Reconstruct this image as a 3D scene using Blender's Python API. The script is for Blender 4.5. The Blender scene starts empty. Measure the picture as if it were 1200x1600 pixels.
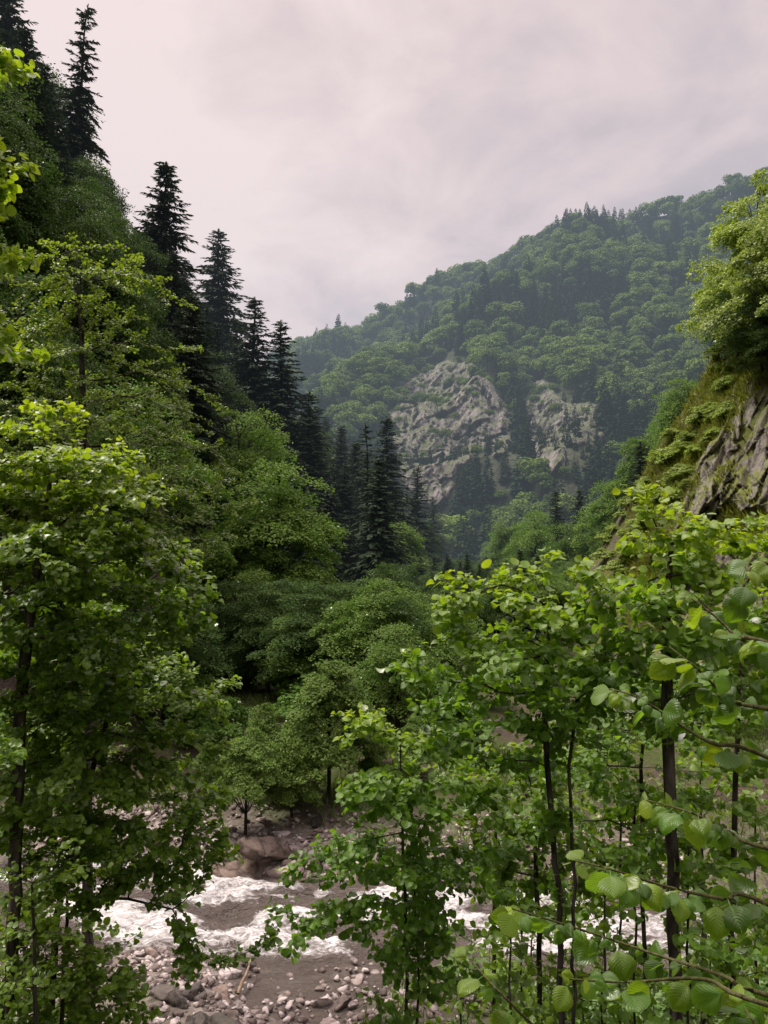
import bpy, bmesh, math, random
import numpy as np
from mathutils import Vector, Matrix

rs = np.random.RandomState(7)
random.seed(7)
sc = bpy.context.scene
COL = sc.collection

# ------------------------------------------------------------------ camera
CAMZ = 8.0
PITCH = math.radians(3.0)
F = 800.0 / (17.3 / 26.0)            # focal length in photo pixels (1200 x 1600)
cp, sp = math.cos(PITCH), math.sin(PITCH)
cam_d = bpy.data.cameras.new('camera')
cam_d.sensor_fit = 'VERTICAL'
cam_d.sensor_height = 34.6
cam_d.lens = 26.0
cam_d.clip_start = 0.05
cam_d.clip_end = 20000
cam = bpy.data.objects.new('camera', cam_d)
COL.objects.link(cam)
cam.location = (0, 0, CAMZ)
cam.rotation_euler = (math.radians(90) + PITCH, 0, 0)
sc.camera = cam


def P(px, py, Y):
    """where the sight line through a photo pixel crosses the plane y = Y"""
    a = (np.asarray(px, float) - 600) / F
    b = (800 - np.asarray(py, float)) / F
    dy = cp - b * sp
    dz = sp + b * cp
    s = Y / dy
    return np.stack(np.broadcast_arrays(a * s, Y * np.ones_like(s), CAMZ + dz * s), -1)


def proj(p):
    p = np.asarray(p, float)
    x, y, z = p[..., 0], p[..., 1], p[..., 2] - CAMZ
    d = y * cp + z * sp
    u = -y * sp + z * cp
    return 600 + F * x / d, 800 - F * u / d


# ------------------------------------------------------------------ numpy noise
def _h(i, j, k, seed):
    n = (i.astype(np.int64) * 374761393 + j.astype(np.int64) * 668265263 + k.astype(np.int64) * 2147483647 + seed * 1274126177) & 0xFFFFFFFF
    n = ((n ^ (n >> 13)) * 1274126177) & 0xFFFFFFFF
    n = ((n ^ (n >> 16)) * 2246822519) & 0xFFFFFFFF
    return (n & 0xFFFFFF).astype(float) / 0xFFFFFF


def vnoise(p, seed=0):
    p = np.asarray(p, float)
    f = np.floor(p)
    t = p - f
    t = t * t * (3 - 2 * t)
    i, j, k = [f[..., q].astype(np.int64) for q in range(3)]
    out = 0
    for a in (0, 1):
        for b in (0, 1):
            for c in (0, 1):
                w = (t[..., 0] if a else 1 - t[..., 0]) * (t[..., 1] if b else 1 - t[..., 1]) * (t[..., 2] if c else 1 - t[..., 2])
                out = out + w * _h(i + a, j + b, k + c, seed)
    return out * 2 - 1


def fbm(p, oct=4, seed=0, ridged=False):
    p = np.asarray(p, float)
    s, amp, tot = 0, 1.0, 0
    for o in range(oct):
        v = vnoise(p * (2.03 ** o) + 17.3 * o, seed + o)
        if ridged:
            v = 1 - 2 * np.abs(v)
        s = s + amp * v
        tot += amp
        amp *= 0.5
    return s / tot


def facets(p, seed=0):
    """broken-rock relief: every cell is a tilted flat face"""
    p = np.asarray(p, float)
    f = np.floor(p).astype(np.int64)
    best = np.full(p.shape[:-1], 1e9)
    val = np.zeros(p.shape[:-1])
    for a in (-1, 0, 1):
        for b in (-1, 0, 1):
            for c in (-1, 0, 1):
                i, j, k = f[..., 0] + a, f[..., 1] + b, f[..., 2] + c
                q = np.stack([i + _h(i, j, k, seed), j + _h(i, j, k, seed + 1), k + _h(i, j, k, seed + 2)], -1)
                dv = p - q
                d = (dv ** 2).sum(-1)
                h = (_h(i, j, k, seed + 3) - 0.5) + 1.3 * ((_h(i, j, k, seed + 4) - 0.5) * dv[..., 0] + (_h(i, j, k, seed + 5) - 0.2) * dv[..., 2] + (_h(i, j, k, seed + 6) - 0.5) * dv[..., 1])
                m = d < best
                best = np.where(m, d, best)
                val = np.where(m, h, val)
    return val


def sstep(a, b, x):
    t = np.clip((np.asarray(x, float) - a) / (b - a), 0, 1)
    return t * t * (3 - 2 * t)


def splus(x, k=1.0):
    return np.logaddexp(0, np.asarray(x, float) * k) / k


# ------------------------------------------------------------------ mesh helpers
def build_mesh(name, V, quads=None, tris=None, face_attrs=None, point_attrs=None, uv=None, smooth=False, mats=(), mat_idx=None):
    V = np.asarray(V, np.float32)
    me = bpy.data.meshes.new(name)
    nq = 0 if quads is None else len(quads)
    nt = 0 if tris is None else len(tris)
    me.vertices.add(len(V))
    me.vertices.foreach_set('co', V.ravel())
    idx = []
    if nq:
        idx.append(np.asarray(quads, np.int32).ravel())
    if nt:
        idx.append(np.asarray(tris, np.int32).ravel())
    idx = np.concatenate(idx)
    tot = np.concatenate([np.full(nq, 4, np.int32), np.full(nt, 3, np.int32)])
    start = np.concatenate([[0], np.cumsum(tot)[:-1]]).astype(np.int32)
    me.loops.add(len(idx))
    me.loops.foreach_set('vertex_index', idx)
    me.polygons.add(nq + nt)
    me.polygons.foreach_set('loop_start', start)
    me.polygons.foreach_set('loop_total', tot)
    if smooth:
        me.polygons.foreach_set('use_smooth', np.ones(nq + nt, bool))
    if mat_idx is not None:
        me.polygons.foreach_set('material_index', np.asarray(mat_idx, np.int32))
    if uv is not None:
        l = me.uv_layers.new(name='UVMap')
        l.data.foreach_set('uv', np.asarray(uv, np.float32)[idx].ravel())
    for k, v in (face_attrs or {}).items():
        a = me.attributes.new(k, 'FLOAT', 'FACE')
        a.data.foreach_set('value', np.asarray(v, np.float32))
    for k, v in (point_attrs or {}).items():
        a = me.attributes.new(k, 'FLOAT', 'POINT')
        a.data.foreach_set('value', np.asarray(v, np.float32))
    for m in mats:
        me.materials.append(m)
    me.update()
    me.validate()
    return me


def link(name, data, parent=None, loc=None):
    o = bpy.data.objects.new(name, data)
    COL.objects.link(o)
    if parent is not None:
        o.parent = parent
    if loc is not None:
        o.location = loc
    return o


def tag(o, label=None, cat=None, group=None, kind=None):
    if label:
        o['label'] = label
    if cat:
        o['category'] = cat
    if group:
        o['group'] = group
    if kind:
        o['kind'] = kind
    return o


def thing(name, label, cat, loc=(0, 0, 0), rot=(0, 0, 0), scale=(1, 1, 1), group=None):
    o = bpy.data.objects.new(name, None)
    COL.objects.link(o)
    o.location = [float(v) for v in loc]
    o.rotation_euler = rot
    o.scale = scale
    o.empty_display_size = 0.3
    return tag(o, label, cat, group)


def grid_faces(nu, nv):
    i = np.arange(nu - 1)[:, None] * nv + np.arange(nv - 1)[None, :]
    return np.stack([i, i + nv, i + nv + 1, i + 1], -1).reshape(-1, 4)


def norm(v):
    return v / np.maximum(np.linalg.norm(v, axis=-1, keepdims=True), 1e-9)


def place_template(tv, quads, tris, pos, xa, ya, za, size):
    """copies of a template (axes xa, ya, za per copy)"""
    n, k = len(pos), len(tv)
    s = np.asarray(size, float).reshape(n, -1)
    if s.shape[1] == 1:
        s = np.repeat(s, 3, 1)
    V = pos[:, None, :] + tv[None, :, 0:1] * (xa * s[:, 0:1])[:, None, :] + tv[None, :, 1:2] * (ya * s[:, 1:2])[:, None, :] + tv[None, :, 2:3] * (za * s[:, 2:3])[:, None, :]
    off = (np.arange(n) * k)[:, None, None]
    q = None if quads is None else (np.asarray(quads)[None] + off).reshape(-1, 4)
    t = None if tris is None else (np.asarray(tris)[None] + off).reshape(-1, 3)
    return V.reshape(-1, 3), q, t


# ------------------------------------------------------------------ materials
def new_mat(name):
    m = bpy.data.materials.new(name)
    m.use_nodes = True
    nt = m.node_tree
    nt.nodes.clear()
    return m, nt


def nd(nt, t, **kw):
    n = nt.nodes.new(t)
    for k, v in kw.items():
        setattr(n, k, v)
    return n


def setin(n, **kw):
    for k, v in kw.items():
        n.inputs[k.replace('_', ' ')].default_value = v
    return n


def ramp(nt, stops, interp='LINEAR'):
    r = nd(nt, 'ShaderNodeValToRGB')
    r.color_ramp.interpolation = interp
    el = r.color_ramp.elements
    while len(el) < len(stops):
        el.new(0.5)
    for e, (p, c) in zip(el, stops):
        e.position = p
        e.color = (*c, 1)
    return r


def mathn(nt, op, a, b=None, clamp=False):
    m = nd(nt, 'ShaderNodeMath', operation=op, use_clamp=clamp)
    for i, v in enumerate((a, b)):
        if v is None:
            continue
        if isinstance(v, (int, float)):
            m.inputs[i].default_value = v
        else:
            nt.links.new(v, m.inputs[i])
    return m.outputs[0]


def mixc(nt, fac, a, b, blend='MIX'):
    m = nd(nt, 'ShaderNodeMix', data_type='RGBA', blend_type=blend)
    for s, v in ((m.inputs[0], fac), (m.inputs[6], a), (m.inputs[7], b)):
        if isinstance(v, (int, float)):
            s.default_value = v
        elif isinstance(v, tuple):
            s.default_value = (*v, 1)
        else:
            nt.links.new(v, s)
    return m.outputs[2]


def leaf_mat(name, dark, light, trans, tw=0.45, gloss=0.05, rough=0.38, veins=False, objvar=0.35, young=None):
    m, nt = new_mat(name)
    L = nt.links
    at = nd(nt, 'ShaderNodeAttribute', attribute_name='rnd')
    tr = nd(nt, 'ShaderNodeAttribute', attribute_name='tr')
    oi = nd(nt, 'ShaderNodeObjectInfo')
    f = at.outputs['Fac']
    if objvar:
        o = mathn(nt, 'ADD', oi.outputs['Random'], tr.outputs['Fac'])
        o = mathn(nt, 'FRACT', o)
        o = mathn(nt, 'MULTIPLY', o, objvar)
        f = mathn(nt, 'MULTIPLY', f, 1 - objvar)
        f = mathn(nt, 'ADD', f, o)
    r = ramp(nt, [(0.0, dark), (1.0, light)])
    L.new(f, r.inputs[0])
    r2 = ramp(nt, [(0.0, tuple(0.6 * c for c in trans)), (1.0, trans)])
    L.new(f, r2.inputs[0])
    col, tcol = r.outputs[0], r2.outputs[0]
    if young is not None:
        ya = nd(nt, 'ShaderNodeAttribute', attribute_name='young')
        col = mixc(nt, ya.outputs['Fac'], col, young[0])
        tcol = mixc(nt, ya.outputs['Fac'], tcol, young[1])
    nrm = None
    if veins:
        uvn = nd(nt, 'ShaderNodeUVMap', uv_map='UVMap')
        sx = nd(nt, 'ShaderNodeSeparateXYZ')
        L.new(uvn.outputs[0], sx.inputs[0])
        au = mathn(nt, 'ABSOLUTE', sx.outputs[0])
        ph = mathn(nt, 'SUBTRACT', mathn(nt, 'MULTIPLY', sx.outputs[1], 9.0), mathn(nt, 'MULTIPLY', au, 3.2))
        w = mathn(nt, 'PINGPONG', ph, 0.5)
        vein = mathn(nt, 'LESS_THAN', w, 0.06)
        mid = mathn(nt, 'LESS_THAN', au, 0.035)
        vein = mathn(nt, 'MAXIMUM', vein, mid)
        col = mixc(nt, mathn(nt, 'MULTIPLY', vein, 0.45), col, tuple(min(1, c * 2.2 + 0.02) for c in light))
        tcol = mixc(nt, mathn(nt, 'MULTIPLY', vein, 0.5), tcol, tuple(c * 0.35 for c in trans))
        hgt = mathn(nt, 'SMOOTH_MIN', w, 0.3)
        bp = nd(nt, 'ShaderNodeBump')
        setin(bp, Strength=0.6, Distance=0.004)
        L.new(hgt, bp.inputs['Height'])
        nrm = bp.outputs[0]
    d = nd(nt, 'ShaderNodeBsdfDiffuse')
    t = nd(nt, 'ShaderNodeBsdfTranslucent')
    g = nd(nt, 'ShaderNodeBsdfGlossy')
    setin(g, Roughness=rough)
    g.inputs['Color'].default_value = (1, 1, 1, 1)
    L.new(col, d.inputs['Color'])
    L.new(tcol, t.inputs['Color'])
    m1 = nd(nt, 'ShaderNodeMixShader')
    m1.inputs[0].default_value = tw
    L.new(d.outputs[0], m1.inputs[1])
    L.new(t.outputs[0], m1.inputs[2])
    fr = nd(nt, 'ShaderNodeFresnel')
    fr.inputs[0].default_value = 1.42
    if nrm is not None:
        for n_ in (d, g, t, fr):
            L.new(nrm, n_.inputs['Normal'])
    fg = mathn(nt, 'MINIMUM', mathn(nt, 'MULTIPLY', fr.outputs[0], gloss / 0.05), 0.2)
    m2 = nd(nt, 'ShaderNodeMixShader')
    L.new(fg, m2.inputs[0])
    L.new(m1.outputs[0], m2.inputs[1])
    L.new(g.outputs[0], m2.inputs[2])
    out = nd(nt, 'ShaderNodeOutputMaterial')
    L.new(m2.outputs[0], out.inputs['Surface'])
    return m


def bark_mat(name, dark, light, scale=30):
    m, nt = new_mat(name)
    L = nt.links
    tc = nd(nt, 'ShaderNodeTexCoord')
    mp = nd(nt, 'ShaderNodeMapping')
    mp.inputs['Scale'].default_value = (1, 1, 0.25)
    L.new(tc.outputs['Object'], mp.inputs[0])
    n = nd(nt, 'ShaderNodeTexNoise')
    setin(n, Scale=scale, Detail=5.0)
    L.new(mp.outputs[0], n.inputs['Vector'])
    r = ramp(nt, [(0.35, dark), (0.7, light)])
    L.new(n.outputs['Fac'], r.inputs[0])
    b = nd(nt, 'ShaderNodeBsdfPrincipled')
    setin(b, Roughness=0.9)
    b.inputs['Specular IOR Level'].default_value = 0.2
    L.new(r.outputs[0], b.inputs['Base Color'])
    bp = nd(nt, 'ShaderNodeBump')
    setin(bp, Strength=0.7, Distance=0.02)
    L.new(n.outputs['Fac'], bp.inputs['Height'])
    L.new(bp.outputs[0], b.inputs['Normal'])
    out = nd(nt, 'ShaderNodeOutputMaterial')
    L.new(b.outputs[0], out.inputs['Surface'])
    return m


def rock_mat(name, c1, c2, c3, scale=1.0, moss=None, mossamt=0.5, bump=0.3, mosslow=0.35, rough=0.85, rnd=False):
    """stone: three tones by noise, dark cracks, moss on ledges that face up"""
    m, nt = new_mat(name)
    L = nt.links
    geo = nd(nt, 'ShaderNodeNewGeometry')
    mp = nd(nt, 'ShaderNodeMapping')
    mp.inputs['Scale'].default_value = (scale, scale, scale)
    L.new(geo.outputs['Position'], mp.inputs[0])
    n1 = nd(nt, 'ShaderNodeTexNoise')
    setin(n1, Scale=0.35, Detail=8.0, Roughness=0.65)
    n2 = nd(nt, 'ShaderNodeTexNoise')
    setin(n2, Scale=2.2, Detail=8.0, Roughness=0.7)
    mp2 = nd(nt, 'ShaderNodeMapping')
    mp2.inputs['Scale'].default_value = (1.0, 1.0, 0.45)
    mp2.inputs['Rotation'].default_value = (0.3, 0.5, 0.2)
    L.new(mp.outputs[0], mp2.inputs[0])
    v = nd(nt, 'ShaderNodeTexVoronoi', feature='DISTANCE_TO_EDGE')
    setin(v, Scale=0.8)
    for n_ in (n1, n2):
        L.new(mp.outputs[0], n_.inputs['Vector'])
    wv = nd(nt, 'ShaderNodeVectorMath', operation='ADD')
    L.new(mp2.outputs[0], wv.inputs[0])
    L.new(n2.outputs['Color'], wv.inputs[1])
    L.new(wv.outputs[0], v.inputs['Vector'])
    f = mathn(nt, 'ADD', mathn(nt, 'MULTIPLY', n1.outputs['Fac'], 0.55), mathn(nt, 'MULTIPLY', n2.outputs['Fac'], 0.45))
    if rnd:
        at = nd(nt, 'ShaderNodeAttribute', attribute_name='rnd')
        oi = nd(nt, 'ShaderNodeObjectInfo')
        a = mathn(nt, 'FRACT', mathn(nt, 'ADD', at.outputs['Fac'], oi.outputs['Random']))
        f = mathn(nt, 'ADD', f, mathn(nt, 'MULTIPLY', mathn(nt, 'SUBTRACT', a, 0.5), 0.5))
    r = ramp(nt, [(0.3, c1), (0.5, c2), (0.68, c3)])
    L.new(f, r.inputs[0])
    crack = nd(nt, 'ShaderNodeMapRange')
    L.new(v.outputs['Distance'], crack.inputs[0])
    crack.inputs[1].default_value = 0.0
    crack.inputs[2].default_value = 0.09
    crack.inputs[3].default_value = 0.45
    crack.inputs[4].default_value = 1.0
    col = mixc(nt, 1.0, r.outputs[0], crack.outputs[0], 'MULTIPLY')
    if moss is not None:
        sx = nd(nt, 'ShaderNodeSeparateXYZ')
        L.new(geo.outputs['Normal'], sx.inputs[0])
        mm = mathn(nt, 'ADD', sx.outputs[2], mathn(nt, 'MULTIPLY', mathn(nt, 'SUBTRACT', n1.outputs['Fac'], 0.5), 2.0))
        mr = nd(nt, 'ShaderNodeMapRange')
        L.new(mm, mr.inputs[0])
        mr.inputs[1].default_value = mosslow
        mr.inputs[2].default_value = mosslow + 0.25
        mr.inputs[4].default_value = mossamt
        col = mixc(nt, mr.outputs[0], col, moss)
    b = nd(nt, 'ShaderNodeBsdfPrincipled')
    setin(b, Roughness=rough)
    b.inputs['Specular IOR Level'].default_value = 0.3
    L.new(col, b.inputs['Base Color'])
    hh = mathn(nt, 'ADD', f, mathn(nt, 'MULTIPLY', crack.outputs[0], 0.3))
    bp = nd(nt, 'ShaderNodeBump')
    setin(bp, Strength=0.8, Distance=bump)
    L.new(hh, bp.inputs['Height'])
    L.new(bp.outputs[0], b.inputs['Normal'])
    out = nd(nt, 'ShaderNodeOutputMaterial')
    L.new(b.outputs[0], out.inputs['Surface'])
    return m


M = {}
M['bark'] = bark_mat('dark_bark', (0.016, 0.013, 0.011), (0.10, 0.088, 0.075), 24)
M['bark_far'] = bark_mat('grey_bark', (0.012, 0.010, 0.008), (0.05, 0.042, 0.033), 6)
M['twig'] = bark_mat('green_twig', (0.06, 0.06, 0.025), (0.13, 0.12, 0.05), 60)
YNG_LIT = ((0.20, 0.29, 0.014), (0.62, 0.82, 0.02))  # young leaves, plus the sunlit brightness of crown tops put into the colour
M['alder'] = leaf_mat('alder_leaf', (0.048, 0.110, 0.011), (0.123, 0.233, 0.019), (0.396, 0.747, 0.023), tw=0.42, gloss=0.038, rough=0.36, veins=True, objvar=0, young=YNG_LIT)
M['alder_dark'] = leaf_mat('alder_leaf_plain', (0.048, 0.102, 0.011), (0.129, 0.232, 0.021), (0.342, 0.601, 0.021), tw=0.4, gloss=0.034, rough=0.4, veins=False, objvar=0, young=YNG_LIT)  # alder leaf without veins, slightly less translucent
M['alder_far'] = leaf_mat('alder_leaf_distance', (0.050, 0.098, 0.011), (0.126, 0.210, 0.022), (0.276, 0.451, 0.021), tw=0.42, gloss=0.034, rough=0.42, veins=False, objvar=0, young=YNG_LIT)
M['hazel'] = leaf_mat('hazel_leaf', (0.017, 0.048, 0.007), (0.075, 0.162, 0.022), (0.293, 0.607, 0.018), tw=0.45, gloss=0.034, rough=0.4, veins=True, objvar=0, young=YNG_LIT)
M['broad'] = leaf_mat('broadleaf_mid', (0.058, 0.116, 0.021), (0.178, 0.284, 0.037), (0.204, 0.428, 0.041), tw=0.35, gloss=0.01, rough=0.5, objvar=0.5)
M['broad_dark'] = leaf_mat('broadleaf_shaded', (0.030, 0.065, 0.019), (0.081, 0.148, 0.027), (0.107, 0.209, 0.029), tw=0.3, gloss=0.008, rough=0.5, objvar=0.4)  # darker copy of the broadleaf leaf, shade put into its colour
M['cliffgreen'] = leaf_mat('cliff_shrub_leaf', (0.146, 0.210, 0.024), (0.333, 0.464, 0.046), (0.499, 0.675, 0.086), tw=0.35, gloss=0.03, rough=0.5, objvar=0.55)
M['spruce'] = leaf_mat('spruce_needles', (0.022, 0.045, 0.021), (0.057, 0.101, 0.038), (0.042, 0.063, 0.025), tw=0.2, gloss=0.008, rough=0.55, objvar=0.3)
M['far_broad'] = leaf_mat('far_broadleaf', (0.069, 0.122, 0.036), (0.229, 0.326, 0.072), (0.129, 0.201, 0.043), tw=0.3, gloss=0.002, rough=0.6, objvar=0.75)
M['far_spruce'] = leaf_mat('far_spruce', (0.024, 0.047, 0.026), (0.054, 0.091, 0.043), (0.034, 0.050, 0.025), tw=0.2, gloss=0.002, rough=0.6, objvar=0.5)
M['herb'] = leaf_mat('herb_leaf', (0.060, 0.129, 0.016), (0.133, 0.257, 0.035), (0.242, 0.458, 0.035), tw=0.4, gloss=0.04, rough=0.45, objvar=0)
M['willow'] = leaf_mat('willow_leaf', (0.078, 0.140, 0.026), (0.183, 0.281, 0.055), (0.198, 0.369, 0.048), tw=0.35, gloss=0.01, rough=0.5, objvar=0.35)
M['under'] = leaf_mat('undergrowth_leaf', (0.046, 0.105, 0.018), (0.137, 0.264, 0.038), (0.191, 0.359, 0.039), tw=0.35, gloss=0.01, rough=0.5, objvar=0.4)
M['grass'] = leaf_mat('grass_blade', (0.05, 0.09, 0.014), (0.14, 0.21, 0.035), (0.2, 0.3, 0.03), tw=0.35, gloss=0.02, rough=0.5, objvar=0)
M['bankgrass'] = leaf_mat('bank_grass_blade', (0.106, 0.132, 0.018), (0.277, 0.310, 0.040), (0.360, 0.418, 0.043), tw=0.35, gloss=0.02, rough=0.5, objvar=0)
M['driftwood'] = bark_mat('driftwood', (0.16, 0.11, 0.07), (0.36, 0.27, 0.19), 20)
M['far_rock'] = rock_mat('far_rock', (0.11, 0.10, 0.092), (0.27, 0.245, 0.228), (0.58, 0.51, 0.465), scale=0.3, moss=(0.08, 0.10, 0.04), mossamt=0.85, bump=1.4, mosslow=0.5)
M['near_rock'] = rock_mat('near_rock', (0.08, 0.075, 0.062), (0.27, 0.25, 0.215), (0.58, 0.54, 0.49), scale=1.9, moss=(0.17, 0.20, 0.035), mossamt=0.9, bump=0.35, mosslow=0.36)
M['boulder'] = rock_mat('boulder_stone', (0.12, 0.092, 0.075), (0.25, 0.19, 0.155), (0.38, 0.31, 0.27), scale=2.2, bump=0.08, rnd=True)
M['grey_boulder'] = rock_mat('grey_boulder_stone', (0.035, 0.032, 0.028), (0.085, 0.075, 0.065), (0.16, 0.14, 0.12), scale=2.2, bump=0.08, moss=(0.035, 0.05, 0.015), mossamt=0.5, mosslow=0.9, rnd=True)
M['pebble'] = rock_mat('pebble_stone', (0.13, 0.105, 0.09), (0.28, 0.23, 0.205), (0.52, 0.46, 0.43), scale=3.0, bump=0.03, rnd=True)

# ------------------------------------------------------------------ the lie of the land
LF = np.array([(-60, -26), (0, -24), (20, -17), (30, -11.5), (40, -7.5), (60, -5), (80, -3), (105, 3), (130, 11), (150, 5), (180, -14), (250, -70), (400, -160), (3000, -900)], float)
LSL = np.array([(0, 1.3), (70, 1.3), (90, 1.15), (115, 0.85), (140, 0.7), (200, 0.6), (3000, 0.3)], float)
SKYC = np.array([(-400, -400), (0, -10), (60, 30), (112, 110), (200, 175), (230, 300), (300, 370), (360, 450), (400, 530), (450, 590), (540, 640), (600, 690), (650, 760), (700, 830), (730, 890), (800, 930), (2000, 1200)], float)
RF = np.array([(-60, 40), (0, 30), (20, 19), (30, 14.5), (40, 11.0), (50, 10.0), (58, 11.5), (80, 24), (110, 30), (150, 38), (200, 60), (300, 120), (3000, 900)], float)
RSL = np.array([(-60, 1.0), (20, 1.3), (35, 1.75), (52, 1.75), (70, 1.1), (120, 0.75), (200, 0.5), (3000, 0.2)], float)


def river_y(x):
    return 17.3 - 0.13 * np.asarray(x, float) + 0.5 * np.sin(np.asarray(x) * 0.21)


def near_edge(x):
    x = np.asarray(x, float)
    return river_y(x) - 1.9 - 2.3 * np.exp(-((x + 1.4) / 1.6) ** 2) - 0.9 * np.exp(-((x - 4) / 3.0) ** 2)


def far_edge(x):
    return river_y(x) + 1.35 + 2.0 * np.exp(-((np.asarray(x) + 7.2) / 2.6) ** 2)


def ground(x, y):
    x = np.asarray(x, float)
    y = np.asarray(y, float)
    p = np.stack(np.broadcast_arrays(x, y, np.zeros_like(x + y)), -1)
    ne, fe = near_edge(x), far_edge(x)
    z = 0.55 + 0.010 * np.clip(y - 20, 0, 400)
    # channel
    inside = np.minimum(y - ne, fe - y)
    shallow = sstep(river_y(x) - 1.3, river_y(x) - 2.0, y)
    bed = 0.95 - shallow * (0.40 + 0.26 * fbm(p * 1.1, 3, 6))
    z = z - bed * sstep(-1.6, 0.5, inside)
    # far bank rises a little
    z = z + 0.9 * sstep(1.0, 8.0, y - fe)
    # beach and embankment towards the camera
    foot = 11.6 + 0.05 * x - 1.2 * sstep(0.5, 3, x)
    z = z + 5.3 * sstep(foot, foot - 11, y) * (0.8 + 0.2 * sstep(-8, 0, x)) * sstep(400, 100, np.abs(x))
    z = z + 0.35 * fbm(p * 0.35, 3, 3) * sstep(0.3, 2.5, -inside) + 0.10 * fbm(p * 1.6, 3, 5)
    # wooded slope on one side
    lf = np.interp(y, LF[:, 0], LF[:, 1]) + 1.8 * fbm(p * 0.06, 2, 9)
    dl = lf - x
    lz = np.interp(y, LSL[:, 0], LSL[:, 1]) * splus(dl - 0.8, 0.9)
    lz = np.where(lz > 75, 75 + (lz - 75) * 0.55, lz)
    lz = 165 * np.tanh(lz / 165)
    # the crest drops towards the valley mouth: it stays a tree's height under the tops along the skyline
    yy = np.maximum(y, 20.0)
    crest = P(600 + F * x / yy, np.interp(600 + F * x / yy, SKYC[:, 0], SKYC[:, 1]), yy)[..., 2] - 14.0
    crest = np.where((y > 30) & (x < 30), np.maximum(crest, 0), 400)
    lz = -splus(-(lz - crest), 0.35) + crest
    lz = np.maximum(lz, 0)
    z = z + lz + sstep(1, 8, dl) * (1.6 * fbm(p * 0.11, 4, 11) + 0.5 * fbm(p * 0.5, 3, 12))
    # steep bank on the other side
    rf = np.interp(y, RF[:, 0], RF[:, 1])
    rsl = np.interp(y, RSL[:, 0], RSL[:, 1])
    dr = x - rf
    rz = rsl * splus(dr - 0.6, 1.2)
    rz = np.where(rz > 24, 24 + (rz - 24) * 0.6, rz)
    rz = 150 * np.tanh(rz / 150)
    z = z + rz + sstep(0.5, 5, dr) * (1.1 * fbm(p * 0.16, 4, 21) + 0.4 * fbm(p * 0.7, 3, 22))
    # everything flattens far away
    return z


def hit(px, py, y0=4.0, y1=300.0, n=110):
    """ground points seen through photo pixels (first crossing)"""
    px = np.atleast_1d(np.asarray(px, float))
    py = np.atleast_1d(np.asarray(py, float))
    ys = np.geomspace(y0, y1, n)
    q = P(px[:, None], py[:, None], ys[None, :])
    below = q[..., 2] < ground(q[..., 0], q[..., 1])
    k = below.argmax(1)
    ok = below.any(1) & (k > 0)
    a, b = ys[np.maximum(k - 1, 0)], ys[k]
    for _ in range(11):
        m_ = 0.5 * (a + b)
        r = P(px, py, m_)
        u = r[:, 2] < ground(r[:, 0], r[:, 1])
        b = np.where(u, m_, b)
        a = np.where(u, a, m_)
    out = P(px, py, b)
    out[~ok] = np.nan
    return out


# ground sheet: fine near the camera, reaching the horizon
def warp(lo, hi, n_fine, fine_lo, fine_hi, n_out):
    f = np.linspace(fine_lo, fine_hi, n_fine)
    a = fine_lo - np.geomspace(0.8, fine_lo - lo, n_out)[::-1]
    b = fine_hi + np.geomspace(0.8, hi - fine_hi, n_out)
    return np.concatenate([a, f, b])


gx = warp(-4000, 4000, 260, -45, 40, 50)
gy = warp(-3000, 6000, 300, -4, 90, 60)
GX, GY = np.meshgrid(gx, gy, indexing='ij')
GZ = ground(GX, GY)
far = np.maximum(np.abs(GX), np.abs(GY - 100))
GZ = GZ * sstep(3500, 900, far)
ins = np.minimum(GY - near_edge(GX), far_edge(GX) - GY)
gpt = np.stack([GX, GY, np.zeros_like(GX)], -1)
beach = sstep(-4.2, -0.6, ins) * (0.35 + 0.65 * sstep(1.5, -2.5, GX) * sstep(22.5, 19, GY) + 0.5 * sstep(19, 22, GY))
beach = np.maximum(beach, 0.8 * sstep(1.6, 0.3, np.abs(GY - 29 - 0.1 * GX)) * sstep(0, 3, GX) * sstep(14, 10, GX))
beach = np.clip(beach, 0, 1)
lfm = np.interp(GY, LF[:, 0], LF[:, 1]) - GX
rfm = GX - np.interp(GY, RF[:, 0], RF[:, 1])
slope = np.maximum(sstep(0, 3, lfm), 0)
rightb = sstep(0, 2, rfm)


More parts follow.
